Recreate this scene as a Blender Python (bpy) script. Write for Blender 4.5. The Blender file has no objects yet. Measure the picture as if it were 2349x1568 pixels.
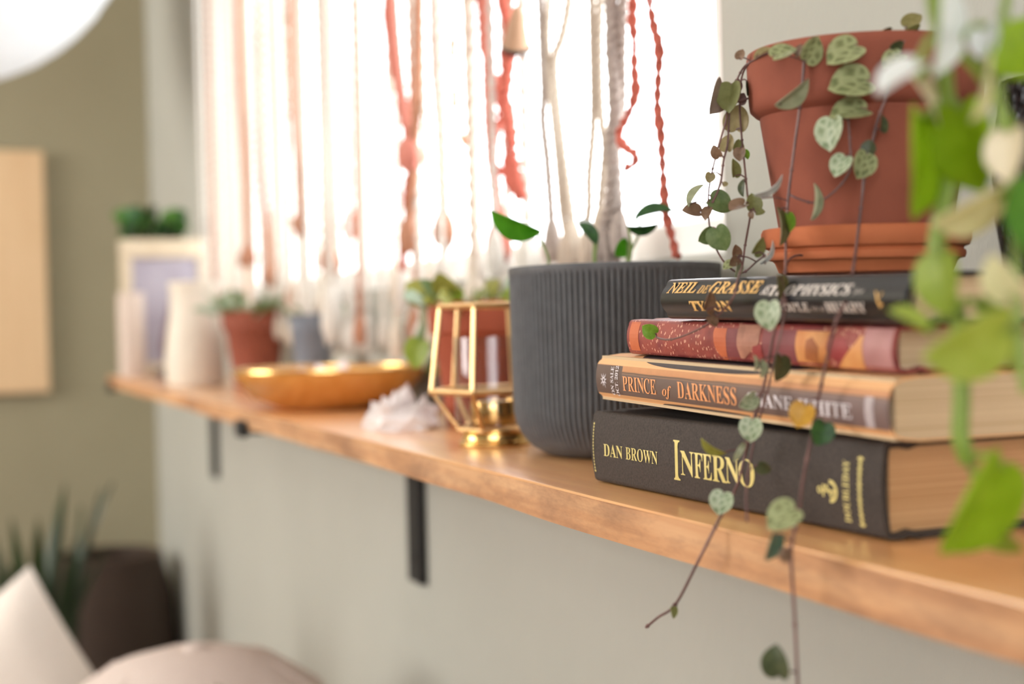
import bpy, bmesh, math, random
from mathutils import Vector, Matrix, Euler
random.seed(7)
SC = bpy.context.scene
COL = SC.collection
PI = math.pi

# ------------------------------------------------------------ camera, world, lights, exposure
cam_d = bpy.data.cameras.new('camera'); cam = bpy.data.objects.new('camera', cam_d); COL.objects.link(cam)
cam_d.lens = 50; cam_d.sensor_width = 36; cam_d.clip_start = .02
_r = Vector((.37468957, .9268399, -.02399009)); _u = Vector((-.00568357, .02817073, .99958697)); _f = Vector((-.9271329, .37439847, -.01582304))
cam.matrix_world = Matrix(((_r.x, _u.x, -_f.x, 0), (_r.y, _u.y, -_f.y, 0), (_r.z, _u.z, -_f.z, .087368), (0, 0, 0, 1)))
cam_d.dof.use_dof = True; cam_d.dof.focus_distance = .70; cam_d.dof.aperture_fstop = 4.9
SC.camera = cam
SC.view_settings.view_transform = 'Standard'; SC.view_settings.look = 'None'
SC.view_settings.gamma = 1; SC.view_settings.use_curve_mapping = False
SC.view_settings.exposure = 0.0
world = bpy.data.worlds.new('overcast_sky'); SC.world = world; world.use_nodes = True
bg = world.node_tree.nodes['Background']; bg.inputs[0].default_value = (.965, .98, 1, 1); bg.inputs[1].default_value = 6.2
def area(name, loc, size, rot, energy, color, portal=False):
    l = bpy.data.lights.new(name, 'AREA'); l.shape = 'RECTANGLE'; l.size, l.size_y = size; l.energy = energy; l.color = color
    o = bpy.data.objects.new(name, l); COL.objects.link(o); o.location = loc; o.rotation_euler = rot
    if portal: l.cycles.is_portal = True
    return o
area('window_portal', (-1.73, .54, .66), (1.9, 1.12), (-PI/2, 0, 0), 1, (1, 1, 1), True)
area('rear_portal', (-2.3, -3.02, .78), (1.9, 1.3), (PI/2, 0, 0), 1, (1, 1, 1), True)
area('rear_window_daylight', (-2.3, -2.95, .78), (1.8, 1.25), (PI/2, 0, 0), 66, (1, .93, .85))

area('side_fill_light', (1.52, -.9, .55), (1.7, 1.2), (PI/2, 0, PI/2), 8, (1, .93, .84))  # added fill lamp that brightens the book pages from the right

# ------------------------------------------------------------ helpers
def lin(c):
    return tuple(((v/255/12.92) if v/255 <= .04045 else ((v/255+.055)/1.055)**2.4) for v in c)
def rgba(c): return (*lin(c), 1)
class NT:
    def __init__(s, name):
        s.m = bpy.data.materials.new(name); s.m.use_nodes = True; s.t = s.m.node_tree
        s.p = s.t.nodes['Principled BSDF']; s.out = s.t.nodes['Material Output']
    def n(s, kind, **kw):
        n = s.t.nodes.new(kind)
        for k, v in kw.items():
            if k.startswith('i_'):
                key = k[2:]; key = int(key) if key.isdigit() else key.replace('_', ' ')
                n.inputs[key].default_value = v
            else: setattr(n, k, v)
        return n
    def l(s, a, b): s.t.links.new(a, b)
    def coord(s, scale=(1, 1, 1), kind='Object'):
        c = s.n('ShaderNodeTexCoord'); m = s.n('ShaderNodeMapping'); m.inputs['Scale'].default_value = scale
        s.l(c.outputs[kind], m.inputs['Vector']); return m.outputs[0]
    def noise(s, vec, scale, detail=4, rough=.55):
        n = s.n('ShaderNodeTexNoise'); n.inputs['Scale'].default_value = scale; n.inputs['Detail'].default_value = detail; n.inputs['Roughness'].default_value = rough
        s.l(vec, n.inputs['Vector']); return n.outputs['Fac']
    def ramp(s, fac, stops, interp='LINEAR'):
        r = s.n('ShaderNodeValToRGB'); e = r.color_ramp.elements; r.color_ramp.interpolation = interp
        while len(e) < len(stops): e.new(.5)
        for el, (p, c) in zip(e, stops): el.position = p; el.color = rgba(c)
        s.l(fac, r.inputs[0]); return r.outputs[0]
    def mix(s, fac, a, b):
        m = s.n('ShaderNodeMix', data_type='RGBA')
        for sock, v in ((m.inputs[0], fac), (m.inputs[6], a), (m.inputs[7], b)):
            if hasattr(v, 'is_linked'): s.l(v, sock)
            else: sock.default_value = v
        return m.outputs[2]
    def math(s, op, a, b=0.0, c=None):
        m = s.n('ShaderNodeMath', operation=op)
        for i, v in enumerate((a, b) if c is None else (a, b, c)):
            if hasattr(v, 'is_linked'): s.l(v, m.inputs[i])
            else: m.inputs[i].default_value = v
        return m.outputs[0]
    def bump(s, h, strength=.3, dist=.002):
        b = s.n('ShaderNodeBump'); b.inputs['Strength'].default_value = strength; b.inputs['Distance'].default_value = dist
        s.l(h, b.inputs['Height']); s.l(b.outputs[0], s.p.inputs['Normal'])
    def set(s, rough=.6, metal=0, spec=.5, **kw):
        s.p.inputs['Roughness'].default_value = rough; s.p.inputs['Metallic'].default_value = metal; s.p.inputs['Specular IOR Level'].default_value = spec
        for k, v in kw.items(): s.p.inputs[k.replace('_', ' ')].default_value = v
    def base(s, v):
        if hasattr(v, 'is_linked'): s.l(v, s.p.inputs['Base Color'])
        else: s.p.inputs['Base Color'].default_value = v
def simple(name, a, b=None, rough=.6, metal=0, spec=.5, scale=30, bump=0, stretch=(1, 1, 1), dist=.001, detail=4):
    t = NT(name); t.set(rough, metal, spec)
    f = t.noise(t.coord(stretch), scale, detail)
    t.base(t.ramp(f, [(.32, a), (.68, b or a)]))
    if bump: t.bump(f, bump, dist)
    return t.m
def translucent(name, a, b, amount, scale=60, rough=.5, veins=None, backc=None):
    t = NT(name); t.set(rough, 0, .4)
    f = t.noise(t.coord(), scale, 3); c = t.ramp(f, [(.35, a), (.65, b)])
    if veins:
        v = t.n('ShaderNodeTexVoronoi', feature='DISTANCE_TO_EDGE'); v.inputs['Scale'].default_value = 4.2
        cc = t.coord((1.0, .8, .6)); t.l(cc, v.inputs['Vector'])
        c = t.mix(t.ramp(v.outputs['Distance'], [(.03, (235, 235, 235)), (.26, (0, 0, 0))]), c, rgba(veins))
    t.base(c)
    tr = t.n('ShaderNodeBsdfTranslucent'); t.l(c, tr.inputs['Color'])
    mx = t.n('ShaderNodeMixShader'); mx.inputs[0].default_value = amount
    t.l(t.p.outputs[0], mx.inputs[1]); t.l(tr.outputs[0], mx.inputs[2]); t.l(mx.outputs[0], t.out.inputs['Surface'])
    return t.m

def tag(o, label=None, cat=None, group=None, kind=None):
    if label: o['label'] = label
    if cat: o['category'] = cat
    if group: o['group'] = group
    if kind: o['kind'] = kind
    return o
def root(name, loc, label, cat, group=None, rot=(0, 0, 0)):
    o = bpy.data.objects.new(name, None); o.empty_display_size = .02; COL.objects.link(o); o.location = loc; o.rotation_euler = rot
    return tag(o, label, cat, group)
def finish(me, smooth=True, angle=38):
    if smooth:
        me.polygons.foreach_set('use_smooth', [True]*len(me.polygons)); me.set_sharp_from_angle(angle=math.radians(angle))
    me.update()
def obj(name, bm, mat, parent=None, smooth=True, loc=None, angle=38):
    me = bpy.data.meshes.new(name)
    if isinstance(bm, bmesh.types.BMesh):
        bmesh.ops.recalc_face_normals(bm, faces=bm.faces); bm.to_mesh(me); bm.free()
    finish(me, smooth, angle)
    if mat: me.materials.append(mat)
    o = bpy.data.objects.new(name, me); COL.objects.link(o)
    if parent: o.parent = parent
    if loc: o.location = loc
    return o
def meshobj(name, me, parent=None, mw=None):
    o = bpy.data.objects.new(name, me); COL.objects.link(o)
    if parent: o.parent = parent
    if mw is not None: o.matrix_local = mw
    return o
def box(bm, a, b, bevel=0, seg=2):
    r = bmesh.ops.create_cube(bm, size=1)['verts']
    for v in r: v.co = Vector([a[i]+(b[i]-a[i])*(v.co[i]+.5) for i in range(3)])
    if bevel:
        es = list({e for v in r for e in v.link_edges}); bmesh.ops.bevel(bm, geom=es, offset=bevel, segments=seg, affect='EDGES', profile=.6)
def bxm(a, b, bevel=0, seg=2):
    bm = bmesh.new(); box(bm, a, b, bevel, seg); return bm
def lathe(prof, n=48, c=(0, 0, 0), bm=None, rad=None, rot=0):
    """prof: list of (r, z); closed to the axis where r is 0"""
    bm = bm or bmesh.new(); rings = []
    for r, z in prof:
        if r <= 1e-6: rings.append([bm.verts.new((c[0], c[1], c[2]+z))]); continue
        rr = []
        for i in range(n):
            a = 2*PI*i/n+rot; k = r*(rad(a, r, z) if rad else 1)
            rr.append(bm.verts.new((c[0]+k*math.cos(a), c[1]+k*math.sin(a), c[2]+z)))
        rings.append(rr)
    for A, B in zip(rings, rings[1:]):
        if len(A) == 1 and len(B) == 1: continue
        for i in range(n):
            j = (i+1) % n
            if len(A) == 1: bm.faces.new((A[0], B[i], B[j]))
            elif len(B) == 1: bm.faces.new((A[i], A[j], B[0]))
            else: bm.faces.new((A[i], A[j], B[j], B[i]))
    return bm
def catmull(P, n=6):
    P = [Vector(p) for p in P]; out = []
    for i in range(len(P)-1):
        p0, p1, p2, p3 = P[max(i-1, 0)], P[i], P[i+1], P[min(i+2, len(P)-1)]
        for j in range(n):
            t = j/n; out.append(.5*((2*p1)+(p2-p0)*t+(2*p0-5*p1+4*p2-p3)*t*t+(3*p1-p0-3*p2+p3)*t**3))
    return out+[P[-1]]
def frames(P):
    T = [(P[min(i+1, len(P)-1)]-P[max(i-1, 0)]).normalized() for i in range(len(P))]
    u = T[0].orthogonal().normalized(); F = []
    for t in T:
        u = (u-t*u.dot(t)); u = u.normalized() if u.length > 1e-6 else t.orthogonal().normalized()
        F.append((u, t.cross(u)))
    return F
def tube(bm, P, r, sides=6, cap=True, prof=None):
    P = [Vector(p) for p in P]; F = frames(P); rings = []
    for i, (p, (u, v)) in enumerate(zip(P, F)):
        rr = r(i/(len(P)-1)) if callable(r) else r
        rings.append([bm.verts.new(p+(u*math.cos(2*PI*k/sides)+v*math.sin(2*PI*k/sides))*rr*(prof(k, i) if prof else 1)) for k in range(sides)])
    for A, B in zip(rings, rings[1:]):
        for k in range(sides): bm.faces.new((A[k], A[(k+1) % sides], B[(k+1) % sides], B[k]))
    if cap: bm.faces.new(list(reversed(rings[0]))); bm.faces.new(rings[-1])
def tubem(P, r, sides=6, cap=True):
    bm = bmesh.new(); tube(bm, P, r, sides, cap); return bm
def plies(bm, P, r, n, pitch, sides=5, lumpy=0, ph=0):
    """a rope of n twisted plies along P"""
    P = [Vector(p) for p in P]; F = frames(P); L = [0]
    for a, b in zip(P, P[1:]): L.append(L[-1]+(b-a).length)
    for k in range(n):
        Q = []
        for p, (u, v), s in zip(P, F, L):
            a = 2*PI*(s/pitch+k/n)+ph; Q.append(p+(u*math.cos(a)+v*math.sin(a))*r*(.5 if lumpy else .52))
        tube(bm, Q, (lambda t: r*.66*(1+lumpy*math.sin(t*L[-1]/.0085+ph*3)+lumpy*.5*math.sin(t*L[-1]/.0037+ph))) if lumpy else r*.56, sides)
def resample(P, step):
    P = [Vector(p) for p in P]; out = [P[0]]; acc = 0
    for a, b in zip(P, P[1:]):
        d = (b-a).length; s = step-acc
        while s <= d: out.append(a+(b-a)*(s/d)); s += step
        acc = d-(s-step)
    out.append(P[-1]); return out
def quilt(bm, cx, cy, cz, w, h, d, n=14, pinch=.12):
    """pillow lying in its XZ plane, thickness along Y"""
    G = {}
    for s in (-1, 1):
        for i in range(n+1):
            for j in range(n+1):
                if (i in (0, n) or j in (0, n)) and s == 1: G[s, i, j] = G[-1, i, j]; continue
                x, z = 2*i/n-1, 2*j/n-1
                kx = 1-pinch*(1-z*z)**1*0.6*(abs(x)**3); kz = 1-pinch*(1-x*x)*0.6*(abs(z)**3)
                t = (max(0, (1-x**4)*(1-z**4)))**.5
                G[s, i, j] = bm.verts.new((cx+x*w/2*kx, cy+s*d/2*t, cz+z*h/2*kz))
    for s in (-1, 1):
        for i in range(n):
            for j in range(n):
                f = [G[s, i, j], G[s, i+1, j], G[s, i+1, j+1], G[s, i, j+1]]
                bm.faces.new(f)

# measured points of the vines, leaves and cords, in metres
HEART_STEMS = {"S1": [[-0.5218, 0.3377, 0.1991], [-0.5288, 0.3367, 0.2004], [-0.5412, 0.3378, 0.1996], [-0.5559, 0.3417, 0.1989], [-0.5624, 0.3427, 0.1935], [-0.5625, 0.3418, 0.1826], [-0.5622, 0.3421, 0.1707], [-0.5618, 0.3427, 0.1608], [-0.5585, 0.3416, 0.1505], [-0.5517, 0.3383, 0.14], [-0.5507, 0.3388, 0.1321], [-0.5574, 0.3414, 0.1247], [-0.5613, 0.342, 0.1171], [-0.5516, 0.3348, 0.1091], [-0.533, 0.321, 0.1024], [-0.5272, 0.3153, 0.0948], [-0.5366, 0.3148, 0.0885], [-0.5496, 0.315, 0.0831], [-0.5655, 0.3145, 0.079], [-0.5811, 0.314, 0.0764], [-0.5926, 0.3138, 0.0768], [-0.5992, 0.3145, 0.0784]], "S2": [[-0.5229, 0.3373, 0.2004], [-0.5382, 0.3382, 0.1999], [-0.5552, 0.3413, 0.1996], [-0.5627, 0.3419, 0.1961], [-0.5636, 0.3395, 0.1896], [-0.5641, 0.3378, 0.1827], [-0.5643, 0.337, 0.1748], [-0.5645, 0.3362, 0.1649], [-0.5651, 0.3343, 0.157], [-0.5656, 0.3327, 0.1471], [-0.5669, 0.3292, 0.1388], [-0.5686, 0.3248, 0.134]], "S3": [[-0.564, 0.3382, 0.1827], [-0.5649, 0.3355, 0.1739], [-0.5659, 0.3327, 0.165], [-0.5672, 0.329, 0.1512], [-0.5676, 0.3274, 0.1413], [-0.5675, 0.3273, 0.1313], [-0.5671, 0.328, 0.1244], [-0.566, 0.3304, 0.1164], [-0.5645, 0.3339, 0.1103], [-0.5626, 0.3384, 0.1064], [-0.5611, 0.3421, 0.1067], [-0.5533, 0.3431, 0.1107], [-0.5339, 0.3356, 0.1127]], "S4": [[-0.5097, 0.3428, 0.199], [-0.5108, 0.3423, 0.1933], [-0.5119, 0.3417, 0.1825], [-0.5136, 0.341, 0.1716], [-0.5159, 0.3398, 0.1571], [-0.5181, 0.3387, 0.1426], [-0.5198, 0.3382, 0.1315], [-0.5208, 0.3379, 0.1204], [-0.5126, 0.3321, 0.1071], [-0.4967, 0.3206, 0.094], [-0.4918, 0.3146, 0.087], [-0.4966, 0.3143, 0.0746], [-0.5009, 0.3147, 0.0639], [-0.5064, 0.3147, 0.0529], [-0.5134, 0.3145, 0.0399], [-0.5205, 0.3143, 0.0247], [-0.5159, 0.3081, 0.0154], [-0.5044, 0.2927, 0.0042], [-0.5096, 0.2851, -0.0137], [-0.5281, 0.2846, -0.0339], [-0.5439, 0.2845, -0.0423], [-0.5565, 0.285, -0.0491]], "S5": [[-0.4967, 0.3533, 0.1986], [-0.4966, 0.3534, 0.1859], [-0.4964, 0.3535, 0.1714], [-0.4961, 0.354, 0.1569], [-0.4967, 0.3542, 0.1461], [-0.5011, 0.3495, 0.1378], [-0.5075, 0.3444, 0.1335], [-0.5139, 0.3401, 0.1355], [-0.5184, 0.3388, 0.1377]], "S6": [[-0.4852, 0.3731, 0.1974], [-0.4862, 0.3705, 0.1929], [-0.4874, 0.3677, 0.1795], [-0.4894, 0.3635, 0.1671], [-0.4909, 0.3611, 0.1564], [-0.4924, 0.3586, 0.1457], [-0.4933, 0.3575, 0.135], [-0.4943, 0.3562, 0.1224], [-0.4823, 0.3451, 0.1074], [-0.4585, 0.3248, 0.093], [-0.451, 0.3144, 0.0848], [-0.4573, 0.3145, 0.0716], [-0.4633, 0.3143, 0.0564], [-0.4691, 0.3149, 0.0426], [-0.4641, 0.3065, 0.0232], [-0.4464, 0.2926, 0.0129], [-0.4388, 0.2842, 0.0017], [-0.4389, 0.285, -0.0205], [-0.4376, 0.285, -0.0468], [-0.4362, 0.285, -0.0674]], "S7": [[-0.5204, 0.3381, 0.1092], [-0.4953, 0.3208, 0.0922], [-0.4904, 0.3146, 0.0782], [-0.4956, 0.3145, 0.0675], [-0.5013, 0.3147, 0.0549], [-0.5082, 0.3145, 0.042], [-0.5026, 0.3066, 0.0266], [-0.4817, 0.2919, 0.0173], [-0.4701, 0.285, 0.0081]]}
HEART_LEAVES = [
["S2", [-0.5645, 0.3317, 0.1861], 0.0166, [-0.12, -0.34, -0.93], [0.85, 0.44, -0.28], "heart", "grey"],
["S2", [-0.559, 0.3346, 0.1856], 0.0142, [-0.03, -0.11, -0.99], [0.36, -0.93, 0.09], "heart", "olive"],
["S1", [-0.5647, 0.3416, 0.1766], 0.0128, [0.03, 0.11, 0.99], [0.61, -0.79, 0.07], "heart", "tan"],
["S2", [-0.565, 0.3422, 0.1922], 0.006, [0.06, 0.19, 0.98], [0.97, 0.22, -0.1], "heart", "mauve"],
["S1", [-0.564, 0.3438, 0.1857], 0.0056, [0.18, 0.49, 0.85], [0.97, 0.05, -0.24], "heart", "mauve"],
["S1", [-0.5513, 0.336, 0.2031], 0.0051, [0.12, 0.34, 0.93], [0.51, -0.83, 0.24], "heart", "brown"],
["S1", [-0.5275, 0.333, 0.1992], 0.0098, [0.34, 0.85, 0.4], [0.35, -0.51, 0.78], "lance", "tan"],
["S4", [-0.5087, 0.3307, 0.196], 0.0112, [0.35, 0.88, 0.32], [0.51, -0.46, 0.73], "heart", "veined"],
["S4", [-0.5093, 0.3395, 0.1973], 0.0055, [-0.01, 0.03, 1.0], [0.77, -0.64, 0.02], "heart", "brown"],
["S4", [-0.5021, 0.3404, 0.1964], 0.012, [0.18, 0.49, 0.85], [0.95, 0.15, -0.29], "heart", "veined"],
["S4", [-0.506, 0.3332, 0.1785], 0.0178, [0.29, 0.75, 0.6], [0.74, 0.22, -0.63], "lance", "pale"],
["S1", [-0.5581, 0.3437, 0.1895], 0.0067, [0.01, -0.03, -1.0], [0.87, 0.49, -0.01], "heart", "dark"],
["S2", [-0.5653, 0.3369, 0.1654], 0.0084, [0.06, 0.19, 0.98], [0.36, -0.92, 0.16], "heart", "tan"],
["S1", [-0.5629, 0.3407, 0.1636], 0.0068, [0.06, 0.19, 0.98], [0.98, 0.18, -0.09], "heart", "olive"],
["S1", [-0.5589, 0.3391, 0.1597], 0.0063, [-0.03, -0.11, -0.99], [0.56, -0.83, 0.08], "heart", "brown"],
["S1", [-0.5611, 0.3436, 0.1599], 0.0048, [0.19, 0.44, -0.88], [0.92, 0.24, 0.32], "heart", "bright"],
["S2", [-0.5647, 0.3303, 0.1612], 0.0067, [-0.19, -0.44, 0.88], [0.32, -0.87, -0.37], "heart", "brown"],
["S1", [-0.5582, 0.3358, 0.1531], 0.0087, [-0.04, -0.05, 1.0], [0.87, 0.49, 0.06], "heart", "olive"],
["S2", [-0.5648, 0.3267, 0.1495], 0.0051, [-0.12, -0.34, -0.93], [0.93, -0.37, 0.02], "heart", "tan"],
["S3", [-0.5672, 0.3204, 0.1418], 0.0123, [0.21, 0.55, 0.81], [0.14, -0.83, 0.54], "lance", "pale"],
["S2", [-0.5677, 0.3189, 0.1347], 0.0091, [-0.37, -0.91, 0.16], [0.73, -0.18, 0.66], "heart", "brown"],
["S2", [-0.5643, 0.3246, 0.1333], 0.0067, [-0.12, -0.34, -0.93], [0.3, -0.91, 0.3], "heart", "brown"],
["S3", [-0.5665, 0.3328, 0.1381], 0.0119, [0.33, 0.79, -0.52], [0.92, -0.15, 0.35], "heart", "green"],
["S2", [-0.563, 0.3337, 0.1465], 0.0026, [0.35, 0.88, 0.32], [0.83, -0.45, 0.33], "heart", "tan"],
["S1", [-0.5529, 0.3369, 0.144], 0.0082, [-0.03, -0.11, -0.99], [0.09, -0.99, 0.11], "lance", "dark"],
["S1", [-0.5499, 0.3313, 0.1351], 0.0113, [-0.35, -0.88, -0.32], [0.3, -0.43, 0.85], "bean", "brown"],
["S1", [-0.5499, 0.3401, 0.1371], 0.0082, [-0.07, -0.13, 0.99], [0.99, -0.15, 0.05], "heart", "olive"],
["S1", [-0.5473, 0.3418, 0.1326], 0.0047, [0.37, 0.92, 0.15], [0.66, -0.37, 0.65], "heart", "olive"],
["S1", [-0.5487, 0.3383, 0.1313], 0.0035, [0.07, 0.13, -0.99], [0.36, -0.93, -0.1], "heart", "brown"],
["S4", [-0.5162, 0.3288, 0.1393], 0.0147, [0.3, 0.78, 0.55], [0.69, 0.22, -0.69], "curl", "white"],
["S4", [-0.5169, 0.3329, 0.1243], 0.0163, [0.04, 0.05, -1.0], [0.82, 0.57, 0.06], "lance", "darkolive"],
["S4", [-0.517, 0.3373, 0.1261], 0.0085, [0.07, 0.13, -0.99], [0.86, 0.49, 0.13], "heart", "bright"],
["S3", [-0.5678, 0.3263, 0.1232], 0.0087, [-0.3, -0.78, -0.55], [0.92, -0.09, -0.38], "heart", "green"],
["S3", [-0.5612, 0.3293, 0.1218], 0.0122, [0.16, 0.37, -0.92], [0.62, -0.76, -0.19], "heart", "green"],
["S1", [-0.5593, 0.3364, 0.1156], 0.0063, [-0.01, 0.03, 1.0], [0.98, 0.21, -0.0], "heart", "brown"],
["S1", [-0.5528, 0.3313, 0.111], 0.0055, [-0.24, -0.62, -0.75], [0.95, 0.01, -0.31], "heart", "brown"],
["S3", [-0.535, 0.3332, 0.1164], 0.0087, [0.18, 0.49, 0.85], [0.86, 0.34, -0.38], "heart", "olive"],
["S3", [-0.5557, 0.3341, 0.1085], 0.0114, [-0.03, -0.11, -0.99], [0.85, 0.52, -0.08], "lance", "pale"],
["S3", [-0.5605, 0.3331, 0.1095], 0.0061, [-0.32, -0.82, -0.48], [0.46, -0.58, 0.67], "heart", "veined"],
["S3", [-0.5279, 0.3346, 0.1126], 0.0117, [0.18, 0.49, 0.85], [0.85, 0.36, -0.39], "curl", "white"],
["S4", [-0.4978, 0.32, 0.0983], 0.01, [0.01, -0.03, -1.0], [0.87, 0.49, -0.01], "heart", "darkolive"],
["S5", [-0.4919, 0.349, 0.1937], 0.0158, [-0.32, -0.82, -0.48], [0.62, -0.56, 0.55], "heart", "veined"],
["S5", [-0.4901, 0.3508, 0.1808], 0.0181, [-0.37, -0.92, -0.15], [0.74, -0.39, 0.55], "heart", "veined"],
["S5", [-0.4911, 0.3508, 0.1695], 0.0166, [-0.37, -0.92, -0.15], [0.52, -0.34, 0.78], "heart", "veined"],
["S5", [-0.4941, 0.343, 0.1609], 0.0146, [-0.03, -0.11, -0.99], [0.28, -0.95, 0.1], "heart", "veinpale"],
["S5", [-0.493, 0.3469, 0.1476], 0.0103, [-0.18, -0.49, -0.85], [0.47, -0.8, 0.36], "heart", "veinpale"],
["S6", [-0.4876, 0.3542, 0.1473], 0.0118, [-0.12, -0.34, -0.93], [0.99, -0.0, -0.13], "heart", "veined"],
["S6", [-0.4881, 0.3573, 0.1546], 0.0065, [0.06, 0.19, 0.98], [0.79, -0.6, 0.07], "heart", "dark"],
["S6", [-0.4817, 0.3656, 0.1899], 0.0106, [-0.3, -0.78, -0.55], [0.47, -0.63, 0.62], "heart", "veined"],
["S6", [-0.4827, 0.3685, 0.1956], 0.0064, [0.32, 0.82, 0.48], [0.81, 0.02, -0.58], "heart", "dark"],
["S6", [-0.4948, 0.3708, 0.2027], 0.008, [-0.35, -0.88, -0.32], [0.68, -0.01, -0.73], "heart", "darkolive"],
["S6", [-0.489, 0.3799, 0.2028], 0.0095, [-0.35, -0.88, -0.32], [0.68, -0.01, -0.73], "heart", "olive"],
["S6", [-0.4902, 0.3825, 0.2083], 0.0088, [0.28, 0.73, 0.62], [0.55, -0.66, 0.51], "heart", "tanolive"],
["S6", [-0.4863, 0.3633, 0.1642], 0.0075, [-0.01, 0.03, 1.0], [0.87, 0.49, -0.01], "heart", "dark"],
["S5", [-0.5034, 0.3411, 0.1332], 0.0153, [0.03, 0.11, 0.99], [0.75, 0.65, -0.09], "lance", "pale"],
["S7", [-0.488, 0.308, 0.0867], 0.0123, [0.01, -0.03, -1.0], [0.43, -0.9, 0.03], "heart", "veinpale"],
["S7", [-0.494, 0.3047, 0.0675], 0.007, [-0.04, -0.05, 1.0], [0.75, 0.66, 0.06], "lance", "pale"],
["S7", [-0.4929, 0.3071, 0.0654], 0.0081, [0.01, -0.03, -1.0], [0.94, 0.33, -0.0], "lance", "pale"],
["S7", [-0.4903, 0.3139, 0.0654], 0.0112, [-0.06, -0.19, -0.98], [0.93, 0.34, -0.12], "heart", "dark"],
["S7", [-0.5025, 0.3067, 0.0516], 0.0086, [-0.3, -0.78, -0.55], [0.89, -0.03, -0.45], "heart", "veinpale"],
["S6", [-0.4649, 0.3069, 0.0481], 0.0101, [-0.12, -0.34, -0.93], [0.78, -0.62, 0.13], "heart", "yellow"],
["S6", [-0.462, 0.3138, 0.041], 0.0101, [-0.12, -0.34, -0.93], [0.97, -0.23, -0.04], "heart", "deepgreen"],
["S7", [-0.5039, 0.3083, 0.0399], 0.0102, [-0.03, -0.11, -0.99], [0.68, -0.73, 0.06], "heart", "veinpale"],
["S4", [-0.5148, 0.3092, 0.03], 0.0098, [-0.18, -0.49, -0.85], [0.86, -0.49, 0.1], "curl", "pale"],
["S4", [-0.5197, 0.2995, 0.032], 0.012, [-0.33, -0.79, 0.52], [0.26, -0.6, -0.75], "lance", "yellowgreen"],
["S7", [-0.4925, 0.3068, 0.0252], 0.0063, [0.33, 0.79, -0.52], [0.69, -0.58, -0.44], "heart", "dark"],
["S4", [-0.5028, 0.2928, 0.0112], 0.0101, [-0.09, -0.27, -0.96], [0.75, -0.65, 0.11], "heart", "veinpale"],
["S6", [-0.4396, 0.2815, 0.0137], 0.0132, [-0.3, -0.78, -0.55], [0.52, -0.62, 0.58], "heart", "veined"],
["S6", [-0.4345, 0.2736, 0.0043], 0.0109, [-0.12, -0.34, -0.93], [0.87, 0.42, -0.27], "heart", "teal"],
["S6", [-0.4341, 0.2787, 0.0007], 0.0053, [0.01, -0.03, -1.0], [0.58, -0.82, 0.03], "heart", "brown"],
["S6", [-0.4339, 0.274, -0.0369], 0.0124, [-0.04, -0.05, 1.0], [0.37, -0.93, -0.03], "heart", "dark"],
["S4", [-0.5272, 0.283, -0.0369], 0.0055, [0.07, 0.13, -0.99], [0.86, 0.49, 0.13], "heart", "olive"],
["S1", [-0.5964, 0.3108, 0.0806], 0.0078, [-0.33, -0.79, 0.52], [0.77, -0.54, -0.33], "heart", "bright"],
["S1", [-0.5343, 0.3073, 0.0931], 0.009, [0.09, 0.27, 0.96], [0.86, 0.46, -0.21], "heart", "brown"],
["S1", [-0.5405, 0.3126, 0.0848], 0.0061, [0.25, 0.57, -0.78], [0.93, 0.1, 0.36], "heart", "brown"],
["S1", [-0.5391, 0.3106, 0.0888], 0.0034, [-0.35, -0.86, 0.36], [0.66, -0.51, -0.55], "heart", "brown"]]
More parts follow.
